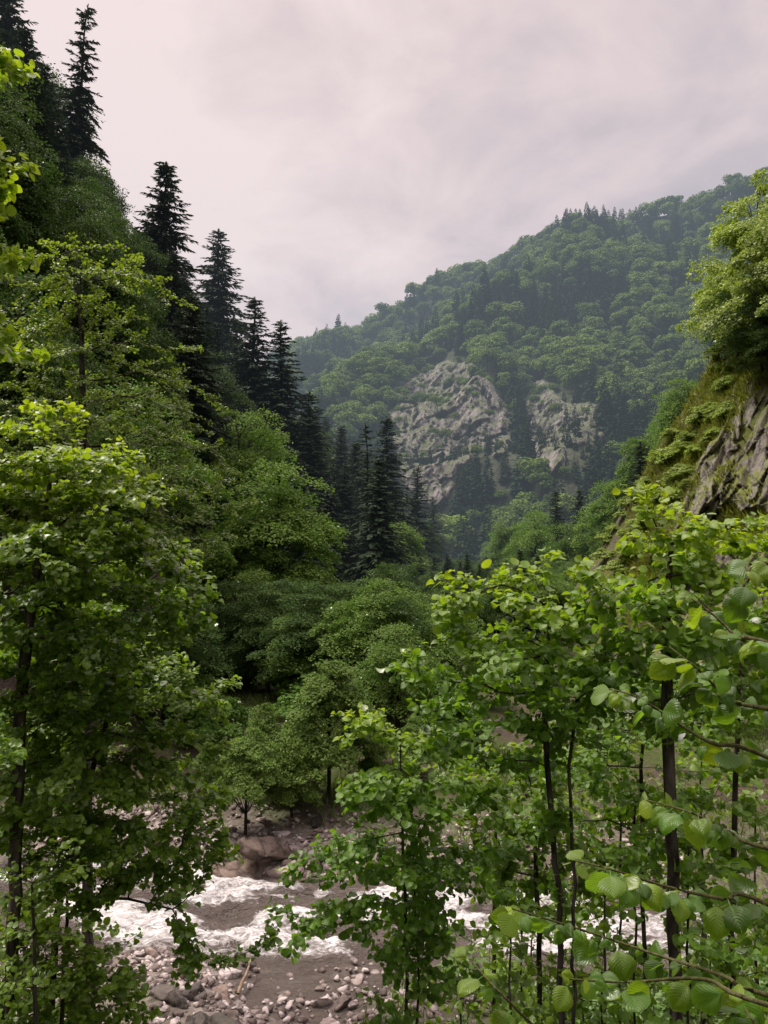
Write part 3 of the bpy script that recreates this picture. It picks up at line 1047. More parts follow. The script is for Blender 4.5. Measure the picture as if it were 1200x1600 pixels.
# ------------------------------------------------------------------ whole-tree models for the slopes
def make_broadleaf(seed, H, mat, n_cl=70, leaves=330, leaf=0.155, rx=0.30, rz=0.42, zc=0.58, tilt=0.55, disc=0.11, top=1.0, barkm='bark_far', narrow=0.0):
    """trunk, limbs to every spray, sprays = flattened tilted discs of small leaves"""
    r = np.random.RandomState(seed)
    lean = r.normal(size=2) * 0.03 * H
    tz = np.linspace(0, 0.92 * H, 9)
    tx = np.stack([lean[0] * (tz / H) ** 1.5 + 0.012 * H * np.sin(tz / H * 5 + seed), lean[1] * (tz / H) ** 1.5, tz], -1)
    pos = [tuple(p) for p in tx]
    par = [-1] + list(range(8))
    # lumpy outline: a few big lobes
    lobes = rand_unit(7, r)
    la = 0.55 + 0.45 * r.rand(7)
    cl, base, nrm, dd, rn = [], [], [], [], []
    for i in range(n_cl):
        d = rand_unit(1, r)[0]
        if d[2] < -0.55:
            d[2] *= -0.6
        g = max(0.62, min(1.12, 0.72 + 0.5 * max(la[j] * max(0, d @ lobes[j]) ** 3 for j in range(7))))
        rho = (0.5 + 0.5 * r.rand() ** 0.6) * g
        w = 1 - narrow * max(0, d[2])
        c = np.array([d[0] * rx * H * rho * w, d[1] * rx * H * rho * w, zc * H + d[2] * rz * H * rho])
        c[:2] += lean * (c[2] / H)
        out = np.array([c[0], c[1], 0.0])
        ol = np.linalg.norm(out)
        out = out / max(ol, 1e-6)
        n_ = norm(np.array([0, 0, 1.0]) + out * tilt * (0.3 + ol / (rx * H)) + r.normal(size=3) * 0.18)
        ra = disc * H * (0.65 + 0.7 * r.rand())
        a_ = norm(np.cross(n_, np.array([0.3, 0.9, 0.1])))
        b_ = np.cross(n_, a_)
        m = int(leaves * (0.6 + 0.8 * r.rand()))
        q = np.sqrt(r.rand(m)) * ra
        th = r.rand(m) * 2 * math.pi
        lumpy = 0.75 + 0.25 * np.sin(3 * th + i) * np.sin(2 * th - i)
        pts = c + (q * lumpy * np.cos(th))[:, None] * a_ + (q * lumpy * np.sin(th))[:, None] * b_ + n_ * (r.normal(size=m) * 0.10 * ra - 0.22 * q * q / ra)[:, None]
        base.append(pts)
        nn = norm(n_ + r.normal(size=(m, 3)) * 0.45)
        nrm.append(nn)
        dd.append(norm((pts - c) + out * 0.5 * ra + r.normal(size=(m, 3)) * 0.4 * ra + np.array([0, 0, -0.25 * ra])))
        rn.append(np.clip(0.25 + 0.5 * r.rand(m) + 0.25 * r.rand(), 0, 1))
        # limb
        zb = max(0.16 * H, c[2] - (0.10 + 0.16 * r.rand()) * H - 0.35 * ol)
        k = int(np.clip(np.searchsorted(tz, zb), 1, 8))
        s = tx[k]
        ids = k
        for f in (0.45, 0.8, 1.0):
            p_ = s * (1 - f) + c * f + np.array([0, 0, 0.05 * H * math.sin(f * math.pi)])
            pos.append(tuple(p_))
            par.append(ids)
            ids = len(pos) - 1
    pos, par = np.array(pos), np.array(par)
    rad, _ = radii(pos, par, 0.0016 * H, 0.013 * H)
    trunk = tubes('trunk', pos, par, rad, M[barkm], sides=6)
    base, nrm, dd, rn = map(np.concatenate, (base, nrm, dd, rn))
    x, y, z = basis(dd, nrm)
    tv, q, _ = quad_leaf()
    sz = leaf * (0.6 + 0.7 * r.rand(len(base)))
    V, Q, _ = place_template(tv, q, None, base, x, y, z, sz)
    crown = build_mesh('crown', V, Q, face_attrs={'rnd': rn}, mats=[mat])
    return trunk, crown, H


def make_spruce(seed, H, mat, R=0.17, sparse=0.0, low=0.06, sprays=26):
    """whorls of drooping boughs hung with narrow needle sprays"""
    r = np.random.RandomState(seed)
    pos = [(0, 0, 0)]
    par = [-1]
    for k in range(1, 13):
        pos.append((0.004 * H * math.sin(k * 1.3 + seed), 0.004 * H * math.cos(k + seed), H * k / 12.0))
        par.append(k - 1)
    base, dd, nrm, ln, rn = [], [], [], [], []
    z = low * H
    while z < H * 0.985:
        t = (z / H - low) / (1 - low)
        L0 = R * H * (1 - t) ** 0.74 * (0.55 + 0.45 * min(1, t / 0.12)) + 0.012 * H
        nb = int(5 + 5 * (1 - t) + r.randint(0, 3))
        a0 = r.rand() * 6.28
        for b in range(nb):
            if r.rand() < sparse:
                continue
            an = a0 + b * 2 * math.pi / nb + r.normal() * 0.25
            L = L0 * (0.42 + 0.72 * r.rand() ** 0.8)
            zj = r.normal() * 0.008 * H
            rise = 0.35 * t + 0.05
            droop = (0.55 * (1 - t) + 0.12) * (0.6 + 0.8 * r.rand())
            m = max(5, int(sprays * (0.35 + 0.65 * L / (R * H))))
            s = np.sort(r.rand(m) ** 0.8)
            ca, sa = math.cos(an), math.sin(an)
            dirh = np.array([ca, sa, 0.0])
            px = s * L
            pz = z + zj + rise * px - droop * px * s + 0.25 * droop * L * np.maximum(0, s - 0.75)
            c = dirh[None] * px[:, None]
            c[:, 2] = pz
            sgn = np.where(np.arange(m) % 2 == 0, 1, -1)[:, None]
            sd = np.array([-sa, ca, 0.0])
            dr = norm(dirh[None] * 0.75 + sgn * sd[None] * (0.75 * (1 - s[:, None] ** 2) + 0.1) + np.array([0, 0, -0.42 + 0.3 * t]) + r.normal(size=(m, 3)) * 0.16)
            base.append(c)
            dd.append(dr)
            nrm.append(norm(np.array([0, 0, 1.0]) + dirh * 0.3 + r.normal(size=(m, 3)) * 0.35))
            ln.append(np.clip(0.30 * L * (1.05 - 0.5 * s), 0.013 * H, 0.036 * H) * (0.7 + 0.6 * r.rand(m)))
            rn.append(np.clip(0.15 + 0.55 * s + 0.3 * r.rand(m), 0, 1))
            if L > 0.05 * H:
                j = int(np.clip(z / H * 12, 0, 12))
                pos.append((0, 0, z))
                par.append(j)
                pos.append(tuple(c[m // 2]))
                par.append(len(pos) - 2)
        z += H * (0.015 + 0.006 * r.rand()) * (1.1 - 0.4 * t)
    pos, par = np.array(pos, float), np.array(par)
    rad = np.full(len(pos), 0.0016 * H)
    for k in range(13):
        rad[k] = 0.013 * H * (1 - k / 12.6) + 0.001 * H
    trunk = tubes('trunk', pos, par, rad, M['bark_far'], sides=5)
    # leader
    m = 40
    s = r.rand(m)
    base.append(np.stack([0 * s, 0 * s, H * (0.95 + 0.05 * s)], -1))
    a = r.rand(m) * 6.28
    dd.append(norm(np.stack([np.cos(a), np.sin(a), 0.8 + 0 * a], -1)))
    nrm.append(norm(r.normal(size=(m, 3))))
    ln.append(0.018 * H * (1.2 - s))
    rn.append(r.rand(m))
    base, dd, nrm, ln, rn = map(np.concatenate, (base, dd, nrm, ln, rn))
    x, y, zz = basis(dd, nrm)
    tv = np.array([(-0.10, 0, 0), (0.10, 0, 0), (0.17, 0.45, -0.03), (0.0, 1.0, -0.14), (-0.17, 0.45, -0.03)], float)
    V, Q, T = place_template(tv, np.array([[0, 1, 2, 4]]), np.array([[4, 2, 3]]), base, x, y, zz, np.stack([ln, ln, ln], -1))
    crown = build_mesh('crown', V, Q, T, face_attrs={'rnd': np.concatenate([rn, rn])}, mats=[mat])
    return trunk, crown, H


def far_broad_arrays(seed, H=13.0, lumps=13, per=105):
    r = np.random.RandomState(seed)
    base, nrm, rn, siz = [], [], [], []
    for i in range(lumps):
        d = rand_unit(1, r)[0]
        d[2] = abs(d[2]) * 1.2 - 0.35
        c = np.array([d[0] * 0.26 * H, d[1] * 0.26 * H, 0.56 * H + d[2] * 0.32 * H])
        rad = H * (0.13 + 0.09 * r.rand())
        u = rand_unit(per, r)
        u[:, 2] = np.where(u[:, 2] < -0.3, -u[:, 2], u[:, 2])
        base.append(c + u * rad * (0.8 + 0.3 * r.rand(per, 1)) * np.array([1, 1, 0.8]))
        nrm.append(norm(u + np.array([0, 0, 0.5]) + r.normal(size=(per, 3)) * 0.45))
        rn.append(np.clip(0.2 + 0.3 * (u[:, 2] + 1) / 2 + 0.4 * r.rand(per) + 0.2 * r.rand(), 0, 1))  # upper side of each lump lighter, skylight put into the tone
        siz.append(H * 0.046 * (0.6 + 0.8 * r.rand(per)))
    base, nrm, rn, siz = map(np.concatenate, (base, nrm, rn, siz))
    d = norm(np.cross(nrm, r.normal(size=nrm.shape)) + np.array([0, 0, -0.4]))
    x, y, z = basis(d, nrm)
    tv, q, _ = quad_leaf()
    V, Q, _ = place_template(tv, q, None, base - y * (siz * 0.5)[:, None], x * 1.4, y, z, siz)
    # trunk, three sided
    k = len(V)
    tr = np.array([(0.015 * H, 0, 0), (-0.008 * H, 0.013 * H, 0), (-0.008 * H, -0.013 * H, 0), (0.006 * H, 0, 0.6 * H), (-0.003 * H, 0.005 * H, 0.6 * H), (-0.003 * H, -0.005 * H, 0.6 * H)])
    tq = np.array([[0, 1, 4, 3], [1, 2, 5, 4], [2, 0, 3, 5]]) + k
    return np.concatenate([V, tr]), np.concatenate([Q, tq]), np.concatenate([rn, np.zeros(3)]), np.concatenate([np.zeros(len(Q), int), np.ones(3, int)])


def far_spruce_arrays(seed, H=17.0, n=330):
    r = np.random.RandomState(seed)
    t = np.sort(r.rand(n) ** 1.25)
    a = r.rand(n) * 6.28
    R = 0.15 * H * (1 - t) ** 0.9 + 0.01 * H
    rr = R * (0.35 + 0.65 * np.sqrt(r.rand(n)))
    zz = H * (0.1 + 0.9 * t)
    base = np.stack([rr * np.cos(a) * 0.5, rr * np.sin(a) * 0.5, zz], -1)
    d = norm(np.stack([np.cos(a), np.sin(a), -0.45 + 0.5 * t], -1) + r.normal(size=(n, 3)) * 0.2)
    nrm = norm(np.array([0, 0, 1.0]) + r.normal(size=(n, 3)) * 0.35)
    x, y, z = basis(d, nrm)
    tv = np.array([(0, 0, 0), (0.3, 0.5, 0), (0, 1, -0.1), (-0.3, 0.5, 0)], float)
    L = R * (0.6 + 0.5 * r.rand(n)) + 0.02 * H
    V, Q, _ = place_template(tv, np.array([[0, 1, 2, 3]]), None, base, x, y, z, L)
    k = len(V)
    tr = np.array([(0.012 * H, 0, 0), (-0.006 * H, 0.01 * H, 0), (-0.006 * H, -0.01 * H, 0), (0.002 * H, 0, 0.97 * H), (-0.001 * H, 0.002 * H, 0.97 * H), (-0.001 * H, -0.002 * H, 0.97 * H)])
    tq = np.array([[0, 1, 4, 3], [1, 2, 5, 4], [2, 0, 3, 5]]) + k
    return np.concatenate([V, tr]), np.concatenate([Q, tq]), np.concatenate([0.3 + 0.6 * r.rand(n), np.zeros(3)]), np.concatenate([np.zeros(n, int), np.ones(3, int)])


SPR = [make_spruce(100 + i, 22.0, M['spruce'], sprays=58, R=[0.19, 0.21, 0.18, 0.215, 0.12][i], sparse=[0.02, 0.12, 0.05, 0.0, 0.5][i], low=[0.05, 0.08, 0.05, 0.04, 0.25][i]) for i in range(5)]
BRD = [make_broadleaf(200 + i, 14.0, M['broad'], n_cl=[80, 70, 90, 75][i], rx=[0.30, 0.34, 0.27, 0.31][i], rz=[0.46, 0.44, 0.48, 0.46][i], zc=0.53, narrow=[0.2, 0.1, 0.35, 0.3][i]) for i in range(4)]
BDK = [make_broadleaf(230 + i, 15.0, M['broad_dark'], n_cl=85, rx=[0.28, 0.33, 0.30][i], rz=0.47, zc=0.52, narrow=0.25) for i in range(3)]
CLF = [make_broadleaf(260 + i, 10.0, M['cliffgreen'], n_cl=62, leaves=270, leaf=0.13, rx=[0.34, 0.37][i], rz=0.45, zc=0.54, narrow=0.45, disc=0.10) for i in range(2)]
BSH = [make_broadleaf(280 + i, 2.0, M['cliffgreen'], n_cl=26, leaves=70, leaf=0.13, rx=[0.5, 0.6, 0.45][i], rz=0.42, zc=0.42, disc=0.2, tilt=0.3) for i in range(3)]
BSU = [make_broadleaf(270 + i, 2.0, M['under'], n_cl=30, leaves=90, leaf=0.12, rx=[0.5, 0.6][i], rz=0.42, zc=0.42, disc=0.2, tilt=0.3) for i in range(2)]
HRB = [make_broadleaf(290 + i, 1.0, M['herb'], n_cl=18, leaves=22, leaf=0.10, rx=[0.55, 0.65][i], rz=0.4, zc=0.42, disc=0.22, tilt=0.3) for i in range(2)]


def put(model, name, label, cat, loc, height, group=None, wide=1.0, rz=None, lean=0.0):
    tr, cr, H = model
    s = height / H
    if name == 'spruce_tree' and model is not SPR[4]:
        wide = wide * 1.22
    t = thing(name, label, cat, loc, (lean * rs.normal(), lean * rs.normal(), rs.rand() * 6.28 if rz is None else rz), (s * wide, s * wide, s), group)
    link('trunk', tr, t)
    link('crown', cr, t)
    return t


def solve(px, py, H, ymin=34, ymax=260):
    """where a tree of height H must stand for its tip to show at a photo pixel"""
    ys = np.linspace(ymin, ymax, 700)
    q = P(px, py, ys)
    g = q[:, 2] - ground(q[:, 0], q[:, 1]) - H
    s = np.where(g[:-1] * g[1:] <= 0)[0]
    if len(s) == 0:
        return None
    p = q[s[0]]
    return np.array([p[0], p[1], p[2] - H])


# ---------------- the wooded slope: trees on its skyline, then those below
SKY = [(22, -30, 24, 's', 1), (108, -2, 25, 's', 4), (60, 60, 20, 'd', 0), (150, 122, 19, 'd', 1), (185, 150, 18, 'd', 0), (208, 235, 14, 'd', 2),
       (250, 248, 22, 's', 0), (298, 345, 18, 's', 2), (340, 358, 25, 's', 3), (398, 465, 22, 's', 0), (436, 500, 23, 's', 2), (466, 575, 15, 'b', 0),
       (480, 612, 19, 's', 3), (538, 608, 17, 'd', 2), (581, 660, 18, 's', 4), (604, 652, 21, 's', 0), (648, 728, 18, 's', 2), (676, 775, 17, 's', 1), (700, 815, 14, 'b', 1),
       (722, 850, 12, 's', 2)]
ORD = ['topmost', 'second', 'third', 'fourth', 'fifth', 'sixth', 'seventh', 'eighth', 'ninth', 'tenth', 'eleventh', 'twelfth', 'thirteenth', 'fourteenth']
placed = []
ns = nb = 0
for px, py, H, k, v in SKY:
    p = solve(px, py, H, 56)
    if p is None:
        print('NOPLACE', px, py)
        continue
    placed.append((p[0], p[1], 3.0))
    if k == 's':
        lab = '%s dark spruce counted down the skyline of the steep wooded slope' % ORD[ns]
        if v == 4 and py < 10:
            lab = 'tall thin bare-stemmed spruce standing against the sky at top of the wooded slope'
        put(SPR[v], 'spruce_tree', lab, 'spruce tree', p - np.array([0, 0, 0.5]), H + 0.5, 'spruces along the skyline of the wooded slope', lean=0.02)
        ns += 1
    else:
        lab = '%s leafy tree counted down the skyline of the steep wooded slope' % ORD[nb]
        put((BDK if k == 'd' else BRD)[v], 'broadleaf_tree', lab, 'broadleaf tree', p - np.array([0, 0, 0.5]), H + 0.5, 'broadleaf trees along the skyline of the wooded slope')
        nb += 1
for t_ in range(46):
    px = 400 + 340 * (t_ + rs.rand()) / 46
    py = np.interp(px, SKYC[:, 0], SKYC[:, 1]) + rs.uniform(28, 150)
    H = rs.uniform(13, 20)
    p = solve(px, py, H, 62)
    if p is None or any((p[0] - a) ** 2 + (p[1] - b) ** 2 < 2.2 ** 2 for a, b, c in placed):
        continue
    placed.append((p[0], p[1], 2.4))
    lab = 'dense dark spruce in the wall of conifers below the skyline at the slope end'
    put(SPR[rs.randint(0, 4)], 'spruce_tree', lab, 'spruce tree', p - np.array([0, 0, 0.4]), H + 0.4, lab, wide=1.1, lean=0.03)
for px, py, Y in [(330, 525, 84), (368, 565, 78), (352, 640, 66), (418, 605, 82), (442, 655, 74), (398, 640, 70), (462, 700, 68), (522, 722, 82), (552, 690, 92), (505, 770, 66), (470, 770, 62), (545, 800, 72), (600, 752, 92), (640, 812, 90), (590, 850, 74), (655, 850, 96), (690, 880, 100), (375, 740, 58), (320, 690, 60), (345, 800, 54), (430, 800, 56)]:
    p = P(px, py, Y)
    g = float(ground(p[0], p[1]))
    H = p[2] - g
    if H < 5:
        continue
    placed.append((p[0], p[1], 2.4))
    lab = 'tall full dark spruce within the conifer wall of the slope, behind the alder crowns'
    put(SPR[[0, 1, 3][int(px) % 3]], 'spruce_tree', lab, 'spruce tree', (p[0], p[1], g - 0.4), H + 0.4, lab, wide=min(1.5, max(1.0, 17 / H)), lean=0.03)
MIDS = [(490, 690, 75, 's', 3, 'pointed spruce in front of the slope, just above the gully of bare soil'),
        (622, 796, 80, 'b', 2, 'pale full-crowned tree standing alone before the dark spruces at slope foot'),
        (425, 712, 46, 'b', 0, 'bright yellow-green tree lit at the top beside the dark spruces'),
        (452, 830, 44, 'b', 1, 'broad layered green tree below the pointed spruce on the slope'),
        (400, 880, 40, 'b', 3, 'layered tree with dark gaps at the foot of the slope behind the willows'),
        (520, 905, 52, 'b', 1, 'drooping green tree at the slope foot beside the bare soil gully'),
        (585, 950, 50, 'd', 1, 'shaded tree low on the slope just behind the river willows'),
        (660, 905, 85, 's', 2, 'dense dark conifer at the lower end of the wooded slope'),
        (380, 690, 62, 's', 1, 'spruce between the bright tree and the big alder crown'),
        (560, 745, 88, 's', 0, 'dark spruce behind the pale lone tree'),
        (345, 960, 37, 'b', 2, 'green tree in deep shade at the slope foot beside the big alder'),
        (650, 985, 62, 'd', 0, 'shaded round tree at the end of the slope foot, over the willows')]
for px, py, Y, k, v, lab in MIDS:
    p = P(px, py, Y)
    g = float(ground(p[0], p[1]))
    H = p[2] - g
    placed.append((p[0], p[1], 2.6))
    mdl = {'s': SPR, 'b': BRD, 'd': BDK}[k][v]
    put(mdl, 'spruce_tree' if k == 's' else 'broadleaf_tree', lab, 'spruce tree' if k == 's' else 'broadleaf tree', (p[0], p[1], g - 0.4), H + 0.4, wide=1.0 if k == 's' else 1.25)
cand = np.stack([rs.uniform(-75, 14, 9000), rs.uniform(27, 190, 9000)], -1)
cz = ground(cand[:, 0], cand[:, 1])
nfill = 0
for (x, y), z in zip(cand, cz):
    lf_ = np.interp(y, LF[:, 0], LF[:, 1])
    up_ = lf_ - x
    if up_ < 0.5 or nfill >= 330:
        continue
    sprucy = vnoise(np.array([x * 0.07, y * 0.07, 3.0]), 5) + 0.55 * sstep(3, 12, up_) + 0.05
    k = 's' if sprucy > rs.uniform(-0.5, 0.5) and y > 50 else 'b'
    H = rs.uniform(12, 23) if k == 's' else rs.uniform(8, 14)
    u, v_ = proj(np.array([x, y, z + H]))
    if k == 's' and 95 < u < 225 and v_ < 330:
        k, H = 'b', 13.0
        u, v_ = proj(np.array([x, y, z + H]))
    u0, v0 = proj(np.array([x, y, z]))
    if y < 52 and u > 250 and v_ < 830:
        continue
    if u < -260 or u > 760 or v_ < np.interp(u, SKYC[:, 0], SKYC[:, 1]) + 25:
        continue
    if 465 < u < 535 and 850 < v0 < 1010 and y < 85:
        continue                                   # the bare gully stays open
    sp_ = 2.3 + 0.022 * y
    if any((x - a) ** 2 + (y - b) ** 2 < (0.5 * (c + sp_)) ** 2 for a, b, c in placed):
        continue
    placed.append((x, y, sp_))
    nfill += 1
    part = 'high on' if up_ > 22 else ('half way up' if up_ > 10 else 'low on')
    place = 'near end' if y < 60 else ('middle' if y < 105 else 'far end')
    if k == 's':
        lab = 'dark spruce in the crowd %s the wooded slope, towards its %s' % (part, place)
        put(SPR[rs.randint(0, 4)], 'spruce_tree', lab, 'spruce tree', (x, y, z - 0.3), H, lab, lean=0.02)
    else:
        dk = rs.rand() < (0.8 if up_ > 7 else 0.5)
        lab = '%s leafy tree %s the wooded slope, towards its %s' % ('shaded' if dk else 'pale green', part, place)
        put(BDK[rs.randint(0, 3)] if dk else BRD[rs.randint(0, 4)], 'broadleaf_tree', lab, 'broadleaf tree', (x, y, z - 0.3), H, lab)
print('fill trees', nfill)

# ---------------- side of the valley to the other hand: trees behind the rock bank
RT = [(735, 845, 9), (770, 830, 10), (800, 800, 11), (835, 790, 11), (868, 765, 13), (905, 765, 13), (930, 790, 12), (960, 740, 12), (985, 715, 12), (1005, 690, 12), (1020, 655, 12), (1040, 640, 12), (945, 830, 11), (890, 840, 10), (845, 860, 9), (1060, 610, 11), (975, 790, 11), (790, 880, 9), (1075, 570, 11), (1010, 760, 10)]
rtn = 0
for i, (px, py, H) in enumerate(RT):
    p = solve(px, py, H, 62, 260)
    if p is None:
        print('NOPLACE R', px, py)
        continue
    k = i in (4, 5, 9, 12)
    where = ['valley floor beyond the wooded slope', 'side hill beyond the rock bank'][px > 880]
    kind = 'dark spruce' if k else ['soft green round tree', 'pale green tall tree'][i % 2]
    put(SPR[i % 4] if k else BRD[i % 4], 'spruce_tree' if k else 'broadleaf_tree', '%s on the %s, %s from the river' % (kind, where, ORD[rtn % 14].replace('topmost', 'first')), 'spruce tree' if k else 'broadleaf tree',
        p - np.array([0, 0, 0.3]), H + 0.3, 'trees on the side hill across the valley')
    rtn += 1
rc = np.stack([rs.uniform(10, 110, 2500), rs.uniform(66, 210, 2500)], -1)
rz_ = ground(rc[:, 0], rc[:, 1])
nr = 0
for (x, y), z in zip(rc, rz_):
    rf_ = np.interp(y, RF[:, 0], RF[:, 1])
    if x < rf_ - 14 or nr > 80:
        continue
    H = rs.uniform(7, 12)
    u, v_ = proj(np.array([x, y, z + H]))
    lim = np.interp(u, [700, 760, 820, 880, 950, 1000, 1050, 1100, 1200], [880, 850, 795, 775, 745, 700, 640, 590, 560])
    if u < 725 or u > 1130 or v_ < lim:
        continue
    if any((x - a) ** 2 + (y - b) ** 2 < 3.6 ** 2 for a, b, c in placed):
        continue
    placed.append((x, y, 3))
    nr += 1
    k = rs.rand() < 0.22
    lab = ('dark spruce' if k else 'leafy green tree') + (' among others on the valley floor below the far mountain' if x < rf_ + 3 else ' among others on the side hill behind the rock bank')
    put(SPR[rs.randint(0, 4)] if k else BRD[rs.randint(0, 4)], 'spruce_tree' if k else 'broadleaf_tree', lab, 'spruce tree' if k else 'broadleaf tree', (x, y, z - 0.3), H * (1.3 if k else 1), lab)
print('side trees', nr)

fl = 0
for t_ in range(2500):
    y = rs.uniform(44, 125)
    a0, b0 = np.interp(y, LF[:, 0], LF[:, 1]) - 1, np.interp(y, RF[:, 0], RF[:, 1]) + 2
    x = rs.uniform(a0, max(b0, a0 + 1))
    if fl >= 75 or any((x - a) ** 2 + (y - b) ** 2 < 2.9 ** 2 for a, b, c in placed):
        continue
    z = float(ground(x, y))
    H = rs.uniform(4.5, 7.6)
    u, v_ = proj(np.array([x, y, z + H]))
    if v_ < 868 or not 600 < u < 1120:
        continue
    placed.append((x, y, 3))
    fl += 1
    k = rs.rand() if u > 770 else 0.7 + 0.3 * rs.rand()
    if k > 0.85:
        lab = 'small dark spruce in the low wood on the valley floor'
        put(SPR[rs.randint(0, 4)], 'spruce_tree', lab, 'spruce tree', (x, y, z - 0.2), H * 1.1, lab)
        continue
    lab = '%s tree in the low wood on the valley floor' % ('pale green' if k < 0.6 else 'shaded dark green')
    put(BRD[rs.randint(0, 4)] if k < 0.6 else BDK[rs.randint(0, 3)], 'broadleaf_tree', lab, 'broadleaf tree', (x, y, z - 0.2), H, lab, wide=1.35)

# ---------------- far mountain forest
FB = [far_broad_arrays(300 + i, lumps=[13, 11, 15, 12][i]) for i in range(4)]
FS = [far_spruce_arrays(320 + i) for i in range(3)]
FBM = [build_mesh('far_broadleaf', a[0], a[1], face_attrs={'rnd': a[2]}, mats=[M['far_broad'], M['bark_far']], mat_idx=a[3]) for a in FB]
FSM = [build_mesh('far_spruce', a[0], a[1], face_attrs={'rnd': a[2]}, mats=[M['far_spruce'], M['bark_far']], mat_idx=a[3]) for a in FS]
trees = []
cellsz = 6.4
have = {}
for tnum in range(36000):
    i = rs.uniform(0.30, 0.80) * (NPX - 1)
    j = rs.uniform(0.03, 0.83) * (NT - 1)
    i0, j0 = int(i), int(j)
    a, b = i - i0, j - j0
    p = (mverts[i0, j0] * (1 - a) * (1 - b) + mverts[i0 + 1, j0] * a * (1 - b) + mverts[i0, j0 + 1] * (1 - a) * b + mverts[i0 + 1, j0 + 1] * a * b)
    u, v_ = proj(p)
    if u < 420 or u > 1210:
        continue
    blocked = near_cliff = False
    for poly, _ in CLIFFS:
        if any(in_poly(np.array(u + du), np.array(v_ - dv_), poly) for du, dv_ in ((0, 2), (0, 16), (0, 30), (0, 44))):
            near_cliff = True
            blocked = blocked or rs.rand() > 0.30
    if blocked:
        continue
    s = rs.uniform(0.5, 1.3) * (0.9 if v_ > 740 else 1.0) * (0.42 if near_cliff else 1.0)
    key = (int(p[0] // 12), int(p[1] // 12))
    rad = 3.0 * s + 1.2
    ok = True
    for kx in (-1, 0, 1):
        for ky in (-1, 0, 1):
            for q, r_ in have.get((key[0] + kx, key[1] + ky), ()):
                if (q[0] - p[0]) ** 2 + (q[1] - p[1]) ** 2 < (0.78 * (rad + r_) / 1.35) ** 2:
                    ok = False
    if not ok:
        continue
    conif = vnoise(p * 0.013, 61) + 0.5 * vnoise(p * 0.05, 62)
    kind = 's' if conif > rs.uniform(-0.32, 0.55) + 0.5 * sstep(0.72, 0.8, j / (NT - 1)) else 'b'
    have.setdefault(key, []).append((p, rad))
    trees.append((p, s, kind, u, v_))
print('far trees', len(trees))
trees.sort(key=lambda q: np.linalg.norm(q[0]))
cnt = {'s': 0, 'b': 0}
rest = {'s': [], 'b': []}
for p, s, k, u, v_ in trees:
    if cnt[k] >= (150 if k == 'b' else 80):
        rest[k].append((p, s))
        continue
    cnt[k] += 1
    side = 'below the pale rock face' if 590 < u < 790 else ('just beyond the wooded slope' if u <= 590 else ('below the broken rock patches' if u < 960 else 'above the vegetated rock bank'))
    tone = int((p[0] * 7.3 + p[1] * 3.1)) % 2
    lab = '%s on the far mountain %s' % (['rounded leafy tree', 'small rounded leafy tree'][s < 0.9] if k == 'b' else ['dark narrow spruce', 'small dark spruce'][s < 0.9], side)
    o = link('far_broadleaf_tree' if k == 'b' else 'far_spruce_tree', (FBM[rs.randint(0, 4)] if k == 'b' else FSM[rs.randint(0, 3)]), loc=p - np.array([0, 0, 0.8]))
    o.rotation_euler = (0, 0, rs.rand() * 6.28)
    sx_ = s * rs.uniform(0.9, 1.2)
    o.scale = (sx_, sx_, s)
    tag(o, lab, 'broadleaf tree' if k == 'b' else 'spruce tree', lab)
for k, arrs, mats, nm in (('b', FB, [M['far_broad'], M['bark_far']], 'broadleaf_forest'), ('s', FS, [M['far_spruce'], M['bark_far']], 'spruce_forest')):
    Vs, Qs, Rn, Tr, Mi, off = [], [], [], [], [], 0
    for p, s in rest[k]:
        V, Q, rn_, mi = arrs[rs.randint(0, len(arrs))]
        a = rs.rand() * 6.28
        c_, s_ = math.cos(a), math.sin(a)
        R_ = np.array([[c_, -s_, 0], [s_, c_, 0], [0, 0, 1]])
        Vs.append((V * s * np.array([1.08, 1.08, 1])) @ R_.T + p - np.array([0, 0, 0.8]))
        Qs.append(Q + off)
        off += len(V)
        Rn.append(rn_)
        Tr.append(np.full(len(Q), rs.rand()))
        Mi.append(mi)
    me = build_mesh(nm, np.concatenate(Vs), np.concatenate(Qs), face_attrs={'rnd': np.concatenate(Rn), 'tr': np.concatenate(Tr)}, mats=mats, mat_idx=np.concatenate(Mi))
    tag(link(nm, me), 'hazy %s covering the upper far mountain' % nm.replace('_', ' '), 'forest', kind='stuff')

# rock faces on the mountain
for (poly, nm), amp, sd in zip(CLIFFS, (3.6, 3.0), (51, 57)):
    me = cliff_mesh(poly, surf_mount, 1.6, 4.5, amp, 0.085, sd, M['far_rock'])
    tag(link('cliff', me), kind='structure')


# ---------------- rock bank to the other hand, near
def surf_ground(X, Y):
    return hit(X.ravel(), Y.ravel(), 18, 90, 70).reshape(X.shape + (3,))


NEARROCK = [(1290, 560), (1200, 566), (1172, 600), (1150, 640), (1118, 680), (1085, 725), (1062, 780), (1035, 850), (1010, 960), (1000, 1060), (1290, 1080)]
me = cliff_mesh(NEARROCK, surf_ground, 2.0, 0.6, 1.1, 0.38, 71, M['near_rock'])
tag(link('cliff', me), kind='structure')
